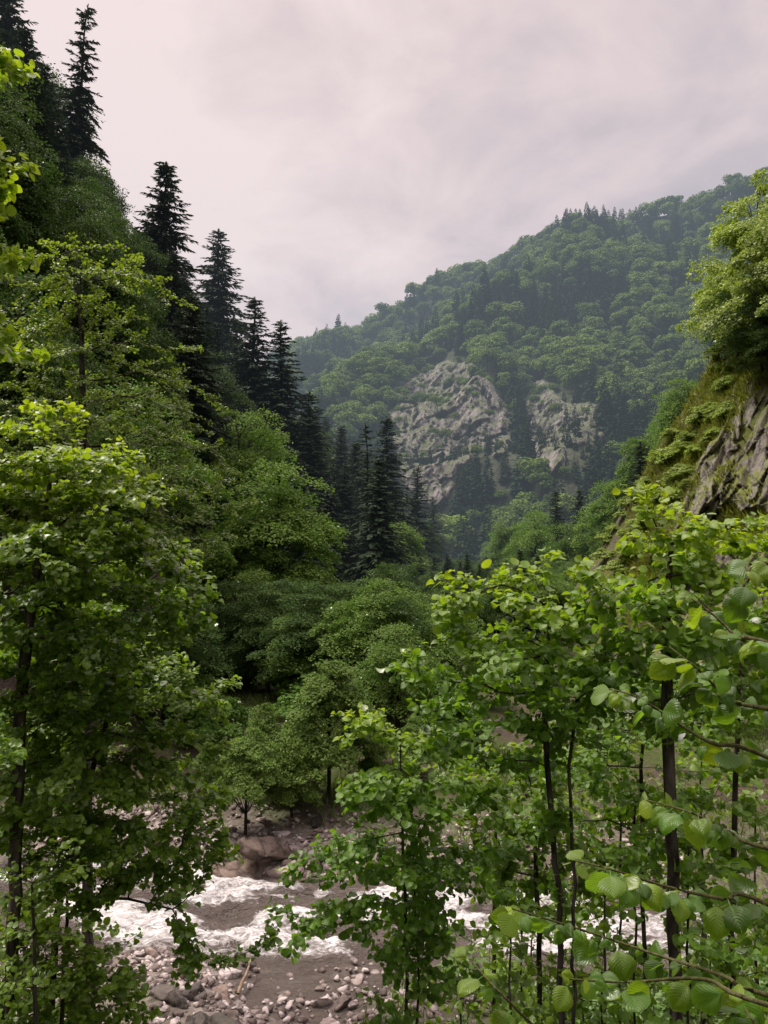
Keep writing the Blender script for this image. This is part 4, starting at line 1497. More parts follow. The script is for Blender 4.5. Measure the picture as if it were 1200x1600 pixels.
# trees on its top
for px, py, H, v, lab in [(1165, 262, 11.5, 0, 'tallest yellow-green tree on top of the rock bank'), (1130, 400, 7.0, 1, 'lower spreading tree leaning out over the rock bank edge'), (1215, 330, 9.5, 1, 'leafy tree behind the tallest one on top of the rock bank'),
                          (1100, 475, 4.5, 0, 'short bushy tree at the outer edge of the rock bank top')]:
    p = solve(px, py, H, 33, 75)
    if p is None:
        print('NOPLACE C', px, py)
        continue
    put(CLF[v], 'broadleaf_tree', lab, 'broadleaf tree', p - np.array([0, 0, 0.4]), H + 0.4, lean=0.04)
for px, py, H in [(1150, 450, 5), (1185, 440, 5.5), (1210, 470, 5)]:
    p = solve(px, py, H, 33, 75)
    if p is not None:
        put(BDK[1], 'broadleaf_tree', 'dark shaded tree in the thicket under the tall trees of the rock bank', 'broadleaf tree', p, H, 'shaded thicket on the rock bank', wide=1.3)
nb_ = 0
for t_ in range(900):
    px, py = rs.uniform(885, 1210), rs.uniform(480, 900)
    edge = np.interp(py, [480, 560, 640, 700, 760, 800, 900], [1085, 1070, 1030, 1000, 975, 935, 890])
    if px < edge or nb_ >= 105:
        continue
    inrock = in_poly(np.array(px), np.array(py), NEARROCK)
    if inrock and rs.rand() > 0.16:
        continue
    p = hit(px, py, 18, 90, 70)[0]
    if np.isnan(p[0]) or p[1] > 75 or p[1] < 20:
        continue
    H = rs.uniform(0.45, 1.35) if not inrock else rs.uniform(0.3, 0.9)
    nb_ += 1
    lab = 'small yellow-green bush growing on the bare rock of the bank' if inrock else ('leafy bush on the grassy edge above the bare rock' if py > 640 else 'leafy bush on the upper rock bank below the trees')
    put(BSH[rs.randint(0, 3)], 'bush', lab, 'bush', p - np.array([0, 0, 0.1]), H, lab, wide=rs.uniform(0.9, 1.5))
print('bushes', nb_)

# ------------------------------------------------------------------ trees near the camera
def EL(px, py, rx, ry, Y, dep=None):
    c = P(px, py, Y)
    k = Y / F
    return [c[0], c[1], c[2], rx * k, (dep if dep is not None else 0.8 * max(rx, ry)) * k, ry * k]


def foot_at(px, Y, x=None):
    p = P(px, 1500, Y)
    xx = p[0] if x is None else x
    return np.array([xx, Y, float(ground(xx, Y)) - 0.08])


nleaf = 0


def near_tree(*a, **k):
    global nleaf
    t, n = leafy_tree(*a, **k)
    nleaf += n
    return t


# alder saplings on the bank to one side of the frame
Y = 4.3
near_tree('alder_tree', 'tall slim alder with the thickest dark stem and highest yellow-green crown', 'tree',
          [EL(1050, 820, 95, 75, Y), EL(985, 890, 130, 90, Y), EL(1120, 880, 120, 90, Y + .1), EL(1050, 960, 170, 80, Y), EL(1170, 960, 90, 90, Y + .2), EL(1060, 1060, 150, 70, Y + .2)],
          [foot_at(1058, Y), P(1052, 1400, Y), P(1044, 1150, Y), P(1040, 1000, Y), P(1048, 850, Y)], 0.034, 11, 0.064, 1292, 0.10, LEAF_HI, M['alder'],
          leaves_per=12.64, young_top=0.9, young_z=(P(0, 1020, Y)[2], P(0, 800, Y)[2]), young_pow=1.3, group=None, droop=0.3, twig_r=0.0018)
Y = 4.8
near_tree('alder_tree', 'twin-stemmed alder beside the small sapling, spreading boughs out over the valley', 'tree',
          [EL(870, 930, 110, 70, Y), EL(790, 960, 130, 80, Y), EL(720, 940, 60, 50, Y), EL(640, 960, 45, 22, Y, 40), EL(860, 1040, 150, 90, Y), EL(740, 1060, 120, 70, Y), EL(640, 1050, 70, 40, Y), EL(930, 1120, 90, 70, Y), EL(800, 1140, 130, 60, Y)],
          [foot_at(880, Y), P(872, 1400, Y), P(855, 1200, Y), P(850, 1080, Y), P(860, 960, Y)], 0.023, 12, 0.062, 1615, 0.10, LEAF_HI, M['alder'],
          leaves_per=12.64, young_top=0.75, young_z=(P(0, 1080, Y)[2], P(0, 880, Y)[2]), young_pow=1.2, droop=0.3, twig_r=0.0018,
          extra_trunks=([foot_at(896, Y + .05), P(896, 1380, Y), P(890, 1200, Y), P(905, 1050, Y)],))
Y = 5.4
near_tree('alder_tree', 'small alder sapling with two thin dark stems standing in front of the white water', 'tree',
          [EL(610, 1140, 80, 50, Y), EL(580, 1200, 110, 60, Y), EL(680, 1200, 110, 60, Y), EL(520, 1270, 80, 40, Y), EL(620, 1290, 130, 70, Y), EL(740, 1270, 100, 70, Y), EL(600, 1390, 140, 55, Y), EL(700, 1470, 110, 40, Y), EL(560, 1480, 100, 30, Y), EL(700, 1370, 90, 50, Y), EL(500, 1410, 90, 25, Y, 60), EL(430, 1470, 60, 20, Y - .4, 40), EL(470, 1350, 60, 30, Y, 60), EL(500, 1540, 60, 22, Y - .8, 40)],
          [foot_at(640, Y), P(634, 1500, Y), P(628, 1300, Y), P(625, 1150, Y)], 0.016, 13, 0.060, 1530, 0.11, LEAF_HI, M['alder'],
          leaves_per=15.97, young_top=0.8, young_z=(P(0, 1230, Y)[2], P(0, 1110, Y)[2]), young_pow=1.2, droop=0.4, twig_r=0.0018,
          extra_trunks=([foot_at(652, Y + .05), P(650, 1450, Y), P(645, 1330, Y)],))
Y = 5.8
near_tree('alder_tree', 'shaded alder with a pair of thin stems standing just behind the slim tall alder', 'tree',
          [EL(1000, 1100, 130, 90, Y), EL(930, 1180, 120, 80, Y), EL(1060, 1190, 110, 80, Y), EL(980, 1290, 140, 50, Y), EL(880, 1290, 80, 50, Y)],
          [foot_at(1008, Y), P(1004, 1400, Y), P(1002, 1200, Y), P(1010, 1080, Y)], 0.02, 14, 0.060, 1054, 0.12, LEAF_HI, M['alder'],
          leaves_per=11.81, young_top=0.15, droop=0.4, twig_r=0.0018, extra_trunks=([foot_at(985, Y + .2), P(990, 1400, Y + .2), P(992, 1250, Y + .2)],))
Y = 5.2
near_tree('alder_tree', 'alder at the edge of the thicket, its thin straight stem next to the hazel boughs', 'tree',
          [EL(1160, 1020, 90, 90, Y), EL(1200, 930, 70, 70, Y), EL(1150, 1140, 110, 80, Y), EL(1190, 1270, 90, 70, Y), EL(1120, 1280, 60, 40, Y), EL(1160, 1400, 90, 40, Y), EL(1080, 1360, 70, 40, Y + .3)],
          [foot_at(1146, Y), P(1144, 1400, Y), P(1150, 1200, Y), P(1160, 1000, Y)], 0.022, 15, 0.062, 884, 0.11, LEAF_HI, M['alder'],
          leaves_per=11.81, young_top=0.5, droop=0.35, twig_r=0.0018)
Y = 6.6
near_tree('alder_tree', 'slender alder behind the twin-stemmed one, its leaves in deep shade', 'tree',
          [EL(800, 1220, 110, 70, Y), EL(880, 1190, 90, 60, Y), EL(760, 1330, 110, 50, Y), EL(850, 1340, 90, 50, Y), EL(800, 1430, 90, 35, Y), EL(930, 1410, 90, 35, Y)],
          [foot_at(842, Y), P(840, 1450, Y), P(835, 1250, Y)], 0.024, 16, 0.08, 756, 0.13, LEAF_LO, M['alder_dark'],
          leaves_per=14.09, young_top=0.2, droop=0.4, twig_r=0.002)
Y = 7.6
near_tree('alder_tree', 'leafy alder filling the gap behind the twin-stemmed alder, nearest the far water', 'tree',
          [EL(690, 1230, 90, 60, Y), EL(800, 1270, 100, 60, Y), EL(730, 1350, 110, 50, Y), EL(860, 1370, 90, 45, Y), EL(900, 1260, 80, 60, Y), EL(650, 1420, 80, 35, Y)],
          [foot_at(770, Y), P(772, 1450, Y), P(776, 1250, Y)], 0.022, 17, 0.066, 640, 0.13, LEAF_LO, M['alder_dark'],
          leaves_per=3.6, young_top=0.2, droop=0.35, twig_r=0.002)
near_tree('alder_tree', 'leafy alder filling the gap behind the slim tall alder and the edge stem', 'tree',
          [EL(1000, 1270, 90, 60, Y), EL(1100, 1230, 90, 70, Y), EL(1180, 1300, 80, 70, Y), EL(1060, 1350, 100, 45, Y), EL(1160, 1400, 90, 40, Y), EL(960, 1380, 80, 40, Y)],
          [foot_at(1100, Y), P(1100, 1450, Y), P(1095, 1250, Y)], 0.022, 18, 0.066, 640, 0.13, LEAF_LO, M['alder_dark'],
          leaves_per=3.6, young_top=0.2, droop=0.35, twig_r=0.002)
# thin bare stems in the thicket
for q, (px, Yq, top, hh) in enumerate([(970, 6.3, 1180, 1), (1095, 6.8, 1150, 1), (815, 6.9, 1380, 1), (798, 4.9, 1420, 1), (905, 7.2, 1250, 1), (1180, 6.2, 1230, 1), (1075, 5.6, 1330, 1), (945, 5.1, 1360, 1)]):
    near_tree('alder_sapling', 'thin alder sapling stem in the thicket, %s' % ['behind the shaded alder', 'behind the slim tall alder', 'near the twin-stemmed alder', 'low and leafy in front of the white water', 'between the twin stems and the shaded alder', 'close to the hazel boughs', 'right against the slim tall alder stem'.replace('right ', ''), 'low among the green herbs'][q], 'sapling',
              [EL(px, top, 60, 50, Yq), EL(px + 20, top + 90, 70, 40, Yq)], [foot_at(px + rs.uniform(-12, 12), Yq), P(px, 0.5 * (top + 1650), Yq), P(px, top, Yq)], 0.011, 40 + q, 0.062, 117, 0.12, LEAF_LO, M['alder_dark'],
              leaves_per=6.12, young_top=0.3, droop=0.4, twig_r=0.002)

for q, (px, py, Yq, lab) in enumerate([(720, 1560, 6.0, 'low alder bush at the foot of the small twin-stemmed sapling'), (940, 1520, 6.6, 'low shaded alder bush under the twin-stemmed alder'), (1110, 1500, 6.2, 'low alder bush at the foot of the slim tall alder'),
                                         (830, 1470, 8.2, 'alder bush in front of the white water behind the thicket stems'), (1180, 1430, 7.0, 'alder bush beside the edge stem of the thicket')]):
    near_tree('alder_bush', lab, 'bush', [EL(px - 60, py, 80, 40, Yq), EL(px + 60, py - 10, 80, 45, Yq), EL(px, py - 70, 70, 35, Yq), EL(px + 20, py + 60, 110, 50, Yq)], [foot_at(px, Yq), P(px, py + 90, Yq), P(px, py, Yq)], 0.014, 70 + q, 0.058, 420, 0.11, LEAF_LO, M['alder_dark'],
              leaves_per=5.40, young_top=0.45, young_pow=0.8, droop=0.3, twig_r=0.002, up=0.9)
near_tree('alder_bush', 'leafy alder bush in front of the leaning dark trunk, above the low pale bush', 'bush', [EL(40, 1330, 80, 50, 5.6), EL(130, 1370, 80, 30, 5.6), EL(30, 1430, 90, 50, 5.6), EL(130, 1450, 80, 30, 5.6), EL(40, 1520, 100, 50, 5.6)], [foot_at(60, 5.6), P(55, 1500, 5.6), P(50, 1380, 5.6)], 0.016, 81, 0.056, 620, 0.11, LEAF_LO, M['alder_dark'],
          leaves_per=4.80, young_top=0.3, young_pow=0.8, droop=0.3, twig_r=0.002, up=0.9)
# the big alders on the other side
Y = 6.3
near_tree('alder_tree', 'large near alder with a thick leaning dark trunk and bright sunlit topmost leaves', 'tree',
          [EL(40, 640, 90, 60, Y), EL(110, 720, 140, 70, Y), EL(30, 760, 120, 90, Y), EL(210, 800, 110, 60, Y), EL(100, 860, 160, 90, Y), EL(250, 900, 80, 60, Y), EL(160, 970, 170, 80, Y + .3), EL(290, 980, 55, 50, Y), EL(60, 1050, 150, 100, Y + .3), EL(40, 900, 90, 100, Y - .8), EL(60, 1150, 110, 60, Y - .6)],
          [foot_at(15, Y), P(22, 1400, Y), P(30, 1140, Y), P(48, 950, Y), P(80, 740, Y)], 0.05, 21, 0.065, 3420, 0.13, LEAF_LO, M['alder_dark'],
          leaves_per=25.34, young_top=0.85, young_z=(P(0, 960, Y)[2], P(0, 640, Y)[2]), young_pow=1.3, droop=0.2, twig_r=0.0022, up=0.85)
Y = 7.2
near_tree('alder_tree', 'spreading alder with forked dark stems, low boughs drooping across the white water', 'tree',
          [EL(200, 1080, 150, 80, Y), EL(120, 1150, 140, 80, Y), EL(270, 1150, 80, 70, Y), EL(220, 1230, 130, 70, Y), EL(310, 1240, 45, 50, Y), EL(100, 1260, 120, 70, Y), EL(240, 1310, 110, 35, Y), EL(270, 1430, 100, 22, Y, 70), EL(350, 1490, 50, 28, Y - .2, 40), EL(180, 1400, 70, 18, Y, 50), EL(60, 1380, 80, 50, Y - .5), EL(30, 1260, 90, 60, Y - .9), EL(110, 1210, 110, 60, Y - .8), EL(150, 1320, 90, 36, Y - .6), EL(200, 1365, 120, 30, Y), EL(320, 1340, 60, 35, Y), EL(350, 1440, 60, 30, Y - .1), EL(300, 1500, 70, 26, Y - .1), EL(310, 1090, 60, 60, Y), EL(325, 1190, 50, 55, Y), EL(325, 1290, 55, 40, Y), EL(400, 1470, 45, 22, Y - .2)],
          [foot_at(70, Y), P(88, 1430, Y), P(120, 1300, Y), P(150, 1180, Y), P(190, 1060, Y)], 0.036, 22, 0.065, 3825, 0.13, LEAF_LO, M['alder_dark'],
          leaves_per=25.34, young_top=0.2, droop=0.3, twig_r=0.0022, up=0.85, extra_trunks=([foot_at(80, Y + .1), P(105, 1400, Y), P(200, 1405, Y), P(270, 1420, Y)],))
Y = 14.0
near_tree('alder_tree', 'biggest alder, its wide layered crown rising in front of the dark spruce slope', 'tree',
          [EL(110, 400, 75, 55, Y), EL(170, 450, 100, 55, Y), EL(70, 480, 90, 60, Y), EL(220, 530, 100, 45, Y), EL(120, 570, 130, 60, Y), EL(260, 610, 90, 40, Y), EL(160, 660, 170, 50, Y), EL(310, 680, 60, 35, Y), EL(220, 740, 140, 45, Y), EL(340, 790, 70, 32, Y), EL(120, 760, 140, 60, Y), EL(280, 850, 90, 40, Y)],
          [foot_at(135, Y), P(135, 1000, Y), P(130, 700, Y), P(128, 520, Y), P(118, 390, Y)], 0.095, 23, 0.062, 4600, 0.26, LEAF_LO, M['alder_far'],
          leaves_per=26.57, young_top=0.3, young_z=(P(0, 800, Y)[2], P(0, 380, Y)[2]), droop=0.15, twig_r=0.004, up=0.9, flat=0.5, shell=0.3, clump=240, kill=0.26)
Y = 5.0
near_tree('alder_tree', 'alder of which only bright leafy twigs hang into view over the dark spruces', 'tree',
          [EL(15, 80, 45, 35, Y), EL(35, 150, 45, 45, Y), EL(30, 220, 50, 40, Y), EL(-5, 120, 50, 60, Y), EL(5, 400, 60, 45, Y), EL(20, 455, 45, 40, Y), EL(5, 540, 60, 40, Y), EL(-40, 300, 40, 130, Y)],
          [foot_at(-420, Y), P(-380, 1000, Y), P(-300, 600, Y), P(-200, 300, Y), P(-120, 160, Y)], 0.07, 24, 0.065, 884, 0.12, LEAF_HI, M['alder'],
          leaves_per=24.27, young_top=0.75, young_pow=0.3, droop=0.35, twig_r=0.002, extra_trunks=())
Y = 6.4
near_tree('alder_bush', 'low alder bush with pale green leaves beneath the large near alder', 'bush',
          [EL(80, 1540, 120, 45, Y), EL(190, 1520, 60, 35, Y), EL(60, 1610, 130, 40, Y), EL(180, 1590, 70, 35, Y), EL(20, 1470, 70, 55, Y), EL(120, 1470, 70, 30, Y)],
          [foot_at(90, Y), P(95, 1610, Y), P(100, 1530, Y)], 0.02, 25, 0.060, 1116, 0.10, LEAF_LO, M['alder_dark'],
          leaves_per=17.84, young_top=0.25, young_pow=0.5, droop=0.2, twig_r=0.002, up=0.95)
open('/tmp/nleaf.txt', 'w').write(str(nleaf))

# hazel beside the camera: its stem stands outside the frame, nine boughs reach in
stem0 = np.array([1.95, 2.2, float(ground(1.95, 2.2)) - 0.05])
hz = thing('hazel_shrub', 'hazel shrub whose large veined leaves on long boughs reach in close to the viewer', 'shrub', stem0)
stem_pts = [stem0 + np.array([0, 0, h]) + np.array([0.05 * math.sin(h * 2), 0.05 * math.cos(h * 1.7), 0]) for h in np.linspace(0, 3.6, 9)]
sp_ = np.array(stem_pts) - stem0
link('stem', tubes('stem', sp_, np.arange(-1, 8), np.linspace(0.035, 0.010, 9), M['bark'], sides=8), hz)
BOUGHS = [([(1210, 880), (1170, 905), (1130, 960), (1085, 930)], 2.35, 6), ([(1215, 1010), (1160, 1000), (1120, 965), (1080, 935)], 2.2, 8), ([(1215, 1110), (1140, 1090), (1090, 1045), (1045, 1010)], 2.3, 8),
          ([(1215, 1190), (1110, 1160), (1030, 1110), (985, 1085), (940, 1075)], 2.35, 11), ([(1215, 1330), (1140, 1300), (1080, 1270), (1010, 1250)], 2.5, 9), ([(1215, 1420), (1130, 1405), (1040, 1385), (960, 1360), (900, 1345)], 2.2, 13),
          ([(1215, 1560), (1130, 1525), (1020, 1490), (900, 1450), (800, 1420)], 2.25, 15), ([(1215, 1575), (1100, 1530), (980, 1535), (890, 1530)], 2.1, 9), ([(1215, 1640), (1180, 1600), (1150, 1550)], 2.0, 6),
          ([(1000, 1680), (860, 1620), (790, 1560), (735, 1500)], 2.4, 9)]
hr = np.random.RandomState(91)
for pix, Yb, nl in BOUGHS:
    pts = [P(a, b, Yb + 0.12 * hr.normal()) for a, b in pix]
    k = int(np.argmin([abs(q[2] - (pts[0][2] - 0.25)) for q in stem_pts]))
    pts = [stem_pts[k]] + pts
    # smooth path
    path = []
    for a in range(len(pts) - 1):
        p0, p1, p2, p3 = pts[max(a - 1, 0)], pts[a], pts[a + 1], pts[min(a + 2, len(pts) - 1)]
        for f_ in np.linspace(0, 1, 7)[:-1]:
            path.append(0.5 * ((2 * p1) + (-p0 + p2) * f_ + (2 * p0 - 5 * p1 + 4 * p2 - p3) * f_ ** 2 + (-p0 + 3 * p1 - 3 * p2 + p3) * f_ ** 3))
    path.append(pts[-1])
    path = np.array(path) - stem0
    n_ = len(path)
    bo = link('bough', tubes('bough', path, np.arange(-1, n_ - 1), np.linspace(0.008, 0.0018, n_), M['twig'], sides=7), hz)
    # leaves: alternate along the visible part, a pair at the tip, and side twigs
    nl = int(nl * 1.5)
    seg = np.linalg.norm(np.diff(path, axis=0), axis=1)
    cum = np.concatenate([[0], np.cumsum(seg)])
    vis = cum[6]
    at_ = np.linspace(vis, cum[-1], nl) + hr.normal(size=nl) * 0.008
    base, dd, nn = [], [], []
    for q, s_ in enumerate(np.clip(at_, vis, cum[-1])):
        i_ = int(np.clip(np.searchsorted(cum, s_), 1, n_ - 1))
        w = (s_ - cum[i_ - 1]) / max(seg[i_ - 1], 1e-6)
        b_ = path[i_ - 1] * (1 - w) + path[i_] * w
        tdir = norm(path[i_] - path[i_ - 1])
        sd_ = norm(np.cross(tdir, np.array([0, 0, 1.0]))) * (1 if q % 2 else -1)
        for rep_ in range(1 + (hr.rand() < 0.65)):
            d_ = tdir * (0.55 + 0.5 * (q == nl - 1)) + sd_ * (0.2 if q == nl - 1 else 0.85) * (1 if rep_ == 0 else -1) + np.array([0, 0, -0.35 - 0.5 * hr.rand()]) + hr.normal(size=3) * 0.25
            base.append(b_)
            dd.append(norm(d_))
            nn.append(norm(np.array([0, -0.45, 0.75]) + hr.normal(size=3) * 0.62))
    base, dd, nn = np.array(base), np.array(dd), np.array(nn)
    sz = 0.076 * (0.45 + 0.75 * hr.rand(len(base)))
    sz[-2:] *= 0.75
    link('leaves', leaf_cloud('leaves', base + dd * 0.012, dd, nn, sz, LEAF_BIG, M['hazel'], hr, np.clip(0.1 + 0.75 * (hr.rand(len(base)) < 0.3) * hr.rand(len(base)) + 0.4 * (np.arange(len(base)) > len(base) - 4), 0, 1), 1.05), bo)

# ------------------------------------------------------------------ riverside willows across the water
WIL = [make_broadleaf(400 + i, 7.0, M['willow'], n_cl=120, leaves=190, leaf=0.12, rx=[0.33, 0.28, 0.36][i], rz=[0.44, 0.46, 0.42][i], zc=0.53, tilt=0.7, disc=0.095, narrow=0.35) for i in range(3)]
for px, py, Yw, v, wd, lab in [(512, 1032, 22.5, 0, 1.15, 'tallest willow behind the heap of brown boulders'), (418, 1088, 24, 1, 1.0, 'willow with some bare grey twigs at its top, behind the lower bushy willow'), (385, 1130, 20.8, 2, 1.0, 'bushy yellowish willow nearest the brown boulders'),
                               (455, 1125, 21.6, 1, 1.1, 'narrow willow squeezed between the bushy willow and the tallest willow'), (575, 1095, 24, 2, 1.1, 'rounded willow partly hidden by the small alder sapling'), (645, 1120, 23.5, 0, 1.1, 'willow hidden mostly behind the small alder sapling, farthest along the bank'),
                               (325, 1160, 23, 0, 1.0, 'willow peeping past the drooping boughs of the spreading alder')]:
    p = P(px, py, Yw)
    g = float(ground(p[0], p[1]))
    put(WIL[v], 'willow_tree', lab, 'tree', (p[0], p[1], g - 0.15), p[2] - g + 0.15, wide=wd)
# undergrowth at the foot of both slopes and on the banks
for q in range(14):
    x, y = rs.uniform(-9, 4), rs.uniform(27, 37)
    lab = 'shaded leafy tree in the dark wood behind the willows'
    put(BDK[q % 3] if q % 3 else BRD[q % 4], 'broadleaf_tree', lab, 'broadleaf tree', (x, y, float(ground(x, y)) - 0.2), rs.uniform(4.2, 6.0), lab, wide=1.4)
ug = 0
for t_ in range(1500):
    x, y = rs.uniform(-26, 18), rs.uniform(21.5, 62)
    lf_, rf_ = np.interp(y, LF[:, 0], LF[:, 1]), np.interp(y, RF[:, 0], RF[:, 1])
    if y < far_edge(x) + 1.6 or x > rf_ + 2.5 or ug >= 165:
        continue
    if lf_ + 2 < x < rf_ - 3 and y > 36 and rs.rand() < 0.5:
        continue
    if abs(y - 29 - 0.1 * x) < 1.3 and x > 0.5:
        continue
    ug += 1
    z = float(ground(x, y))
    where = 'at the foot of the wooded slope' if x < lf_ + 3 else ('on the far bank of the river' if y < 32 else 'on the valley floor beyond the river')
    big = rs.rand() < 0.5
    lab = '%s green bush %s' % ('dense' if big else 'low spreading', where)
    put((BSU if big else HRB)[rs.randint(0, 2)], 'bush', lab, 'bush', (x, y, z - 0.1), rs.uniform(1.0, 2.6) if big else rs.uniform(0.5, 1.0), lab, wide=rs.uniform(0.9, 1.4))
hb = 0
for t_ in range(600):
    x, y = rs.uniform(-1.0, 8.5), rs.uniform(6.8, 14.0)
    if y > near_edge(x) - 0.5 or hb >= 130 or (x < 0.6 and y > 10.5):
        continue
    hb += 1
    lab = 'bright green herb clump under the alders on the near bank%s' % (' by the water' if y > 10.5 else '')
    put(HRB[rs.randint(0, 2)], 'herb_clump', lab, 'herb', (x, y, float(ground(x, y)) - 0.05), rs.uniform(0.35, 0.85), lab, wide=rs.uniform(0.9, 1.6))
for t_ in range(40):
    x, y = rs.uniform(-7, -2.6), rs.uniform(7.5, 11.0)
    lab = 'small green herb clump beneath the spreading alder'
    put(HRB[rs.randint(0, 2)], 'herb_clump', lab, 'herb', (x, y, float(ground(x, y)) - 0.05), rs.uniform(0.3, 0.6), lab, wide=rs.uniform(0.9, 1.5))


# ------------------------------------------------------------------ stones
def stone_mesh(name, seed, mat, flat=0.7, sub=2, rough=0.06, npts=13):
    r = np.random.RandomState(seed)
    bm = bmesh.new()
    for q in rand_unit(npts, r) * (0.75 + 0.3 * r.rand(npts, 1)):
        bm.verts.new((q[0], q[1] * (0.7 + 0.2 * r.rand()), q[2] * flat))
    bmesh.ops.convex_hull(bm, input=bm.verts)
    lv = [v for v in bm.verts if not v.link_faces]
    bmesh.ops.delete(bm, geom=lv, context='VERTS')
    for _ in range(sub):
        bmesh.ops.subdivide_edges(bm, edges=bm.edges[:], cuts=1, use_grid_fill=True)
        bmesh.ops.smooth_vert(bm, verts=bm.verts[:], factor=0.24, use_axis_x=True, use_axis_y=True, use_axis_z=True)
    co = np.array([v.co[:] for v in bm.verts])
    dsp = fbm(co * 2.2 + seed, 4, seed) * rough * 2.0 + facets(co * 1.5 + seed, seed) * rough * 2.6
    for v, d_ in zip(bm.verts, dsp):
        v.co += v.normal * float(d_)
    bmesh.ops.triangulate(bm, faces=bm.faces[:])
    me_ = bpy.data.meshes.new(name)
    bm.to_mesh(me_)
    bm.free()
    me_.polygons.foreach_set('use_smooth', np.ones(len(me_.polygons), bool))
    me_.materials.append(mat)
    return me_


BO = [stone_mesh('boulder', 500 + i, M['boulder'], [0.55, 0.75, 0.62][i], 3, 0.05) for i in range(3)]
GB = [stone_mesh('boulder', 520 + i, M['grey_boulder'], [0.6, 0.75, 0.5][i], 3, 0.06) for i in range(3)]
FL = [stone_mesh('stone', 540 + i, M['pebble'], [0.45, 0.6, 0.7, 0.5][i], 2, 0.04) for i in range(4)]
BIG = [(388, 1348, 62, 0, BO, 'largest brown boulder in the heap across the river, leaning to the water'), (414, 1342, 44, 0, BO, 'brown slab boulder lying on top of the largest boulder'), (372, 1325, 30, 2, BO, 'round brown boulder behind the largest one'),
       (447, 1352, 34, 1, BO, 'pale brown boulder beside the slab boulder'), (398, 1376, 36, 2, BO, 'flat brown stone beneath the slab boulder at the water edge'), (425, 1380, 20, 0, BO, 'small brown stone under the slab boulder'), (352, 1393, 26, 0, GB, 'flat dark grey stone lying in the river edge'),
       (365, 1388, 20, 2, GB, 'small grey stone touching the flat dark one'), (485, 1372, 30, 0, BO, 'brown boulder half hidden by the sapling leaves'), (470, 1385, 18, 1, BO, 'small brown stone by the half hidden boulder'),
       (272, 1548, 34, 1, GB, 'big dark angular boulder on the near bank'), (245, 1590, 40, 2, GB, 'mossy dark boulder below the big angular one'), (305, 1585, 36, 0, GB, 'broad grey boulder beside the brook on the near bank'), (345, 1597, 30, 1, GB, 'dark boulder at the near edge of the brook'),
       (346, 1552, 22, 1, BO, 'brown wedge stone standing in the brook'), (440, 1558, 15, 2, FL, 'pale smooth stone lying in the brook'), (365, 1535, 20, 0, GB, 'grey stone at the head of the brook'), (515, 1548, 18, 1, FL, 'pale stone beside the grass tuft'), (470, 1602, 30, 2, BO, 'brown stone low by the brook below the grass'),
       (42, 1340, 55, 0, GB, 'large dark boulder behind the leaning trunk'), (25, 1388, 34, 1, FL, 'pale boulder in front of the large dark boulder'), (95, 1370, 40, 2, GB, 'dark boulder behind the forked stems'), (560, 1410, 40, 0, BO, 'brown rock breaking the white water'), (300, 1372, 26, 2, GB, 'wet dark stone at the top of the rapids'), (520, 1600, 26, 0, FL, 'pale flat stone under the grass tuft')]
for px, py, r_, v, kind, lab in BIG:
    p = hit(px, py + r_ * 0.25, 5, 60, 160)[0]
    if np.isnan(p[0]):
        continue
    s_ = r_ * p[1] / F * 1.2
    dz = -0.12 * s_
    if 'on top' in lab:
        dz = 0.42 * s_
    o = link('boulder' if r_ > 22 else 'stone', kind[v % len(kind)], loc=(p[0], p[1], max(p[2], -0.08) + dz))
    o.rotation_euler = (rs.normal() * 0.12, rs.normal() * 0.16, rs.rand() * 6.28 if 'slab' not in lab and 'largest brown' not in lab else 0.3)
    o.scale = (s_ * 1.15, s_ * rs.uniform(0.75, 0.95), s_ * rs.uniform(0.7, 0.95))
    tag(o, lab, 'boulder' if r_ > 22 else 'stone')
nst = 0
for t_ in range(900):
    x = rs.uniform(-9, 7.5)
    y = rs.uniform(9.5, 24)
    e_ = min(y - near_edge(x), far_edge(x) - y)
    if not (-3.0 < e_ < 0.5 or (0 < e_ < 4 and y < river_y(x) - 1.7 and x < 2)) or nst >= 210:
        continue
    if x > 1.5 and y < 14 and rs.rand() < 0.7:
        continue
    side = 'on the near bank' if y < river_y(x) else 'on the far bank'
    s_ = rs.uniform(0.12, 0.34)
    if e_ > 0.5:
        s_ = rs.uniform(0.18, 0.42)
    k = rs.rand()
    nm = ('pale', FL) if k < 0.5 else (('brown', BO) if k < 0.75 else ('dark grey', GB))
    o = link('stone', nm[1][rs.randint(0, 3)], loc=(x, y, max(float(ground(x, y)), -0.06) + 0.02))
    o.rotation_euler = (rs.normal() * 0.3, rs.normal() * 0.3, rs.rand() * 6.28)
    o.scale = (s_, s_ * 0.85, s_ * 0.8)
    lab = '%s river stone among the gravel %s' % (nm[0], side)
    tag(o, lab, 'stone', lab)
    nst += 1
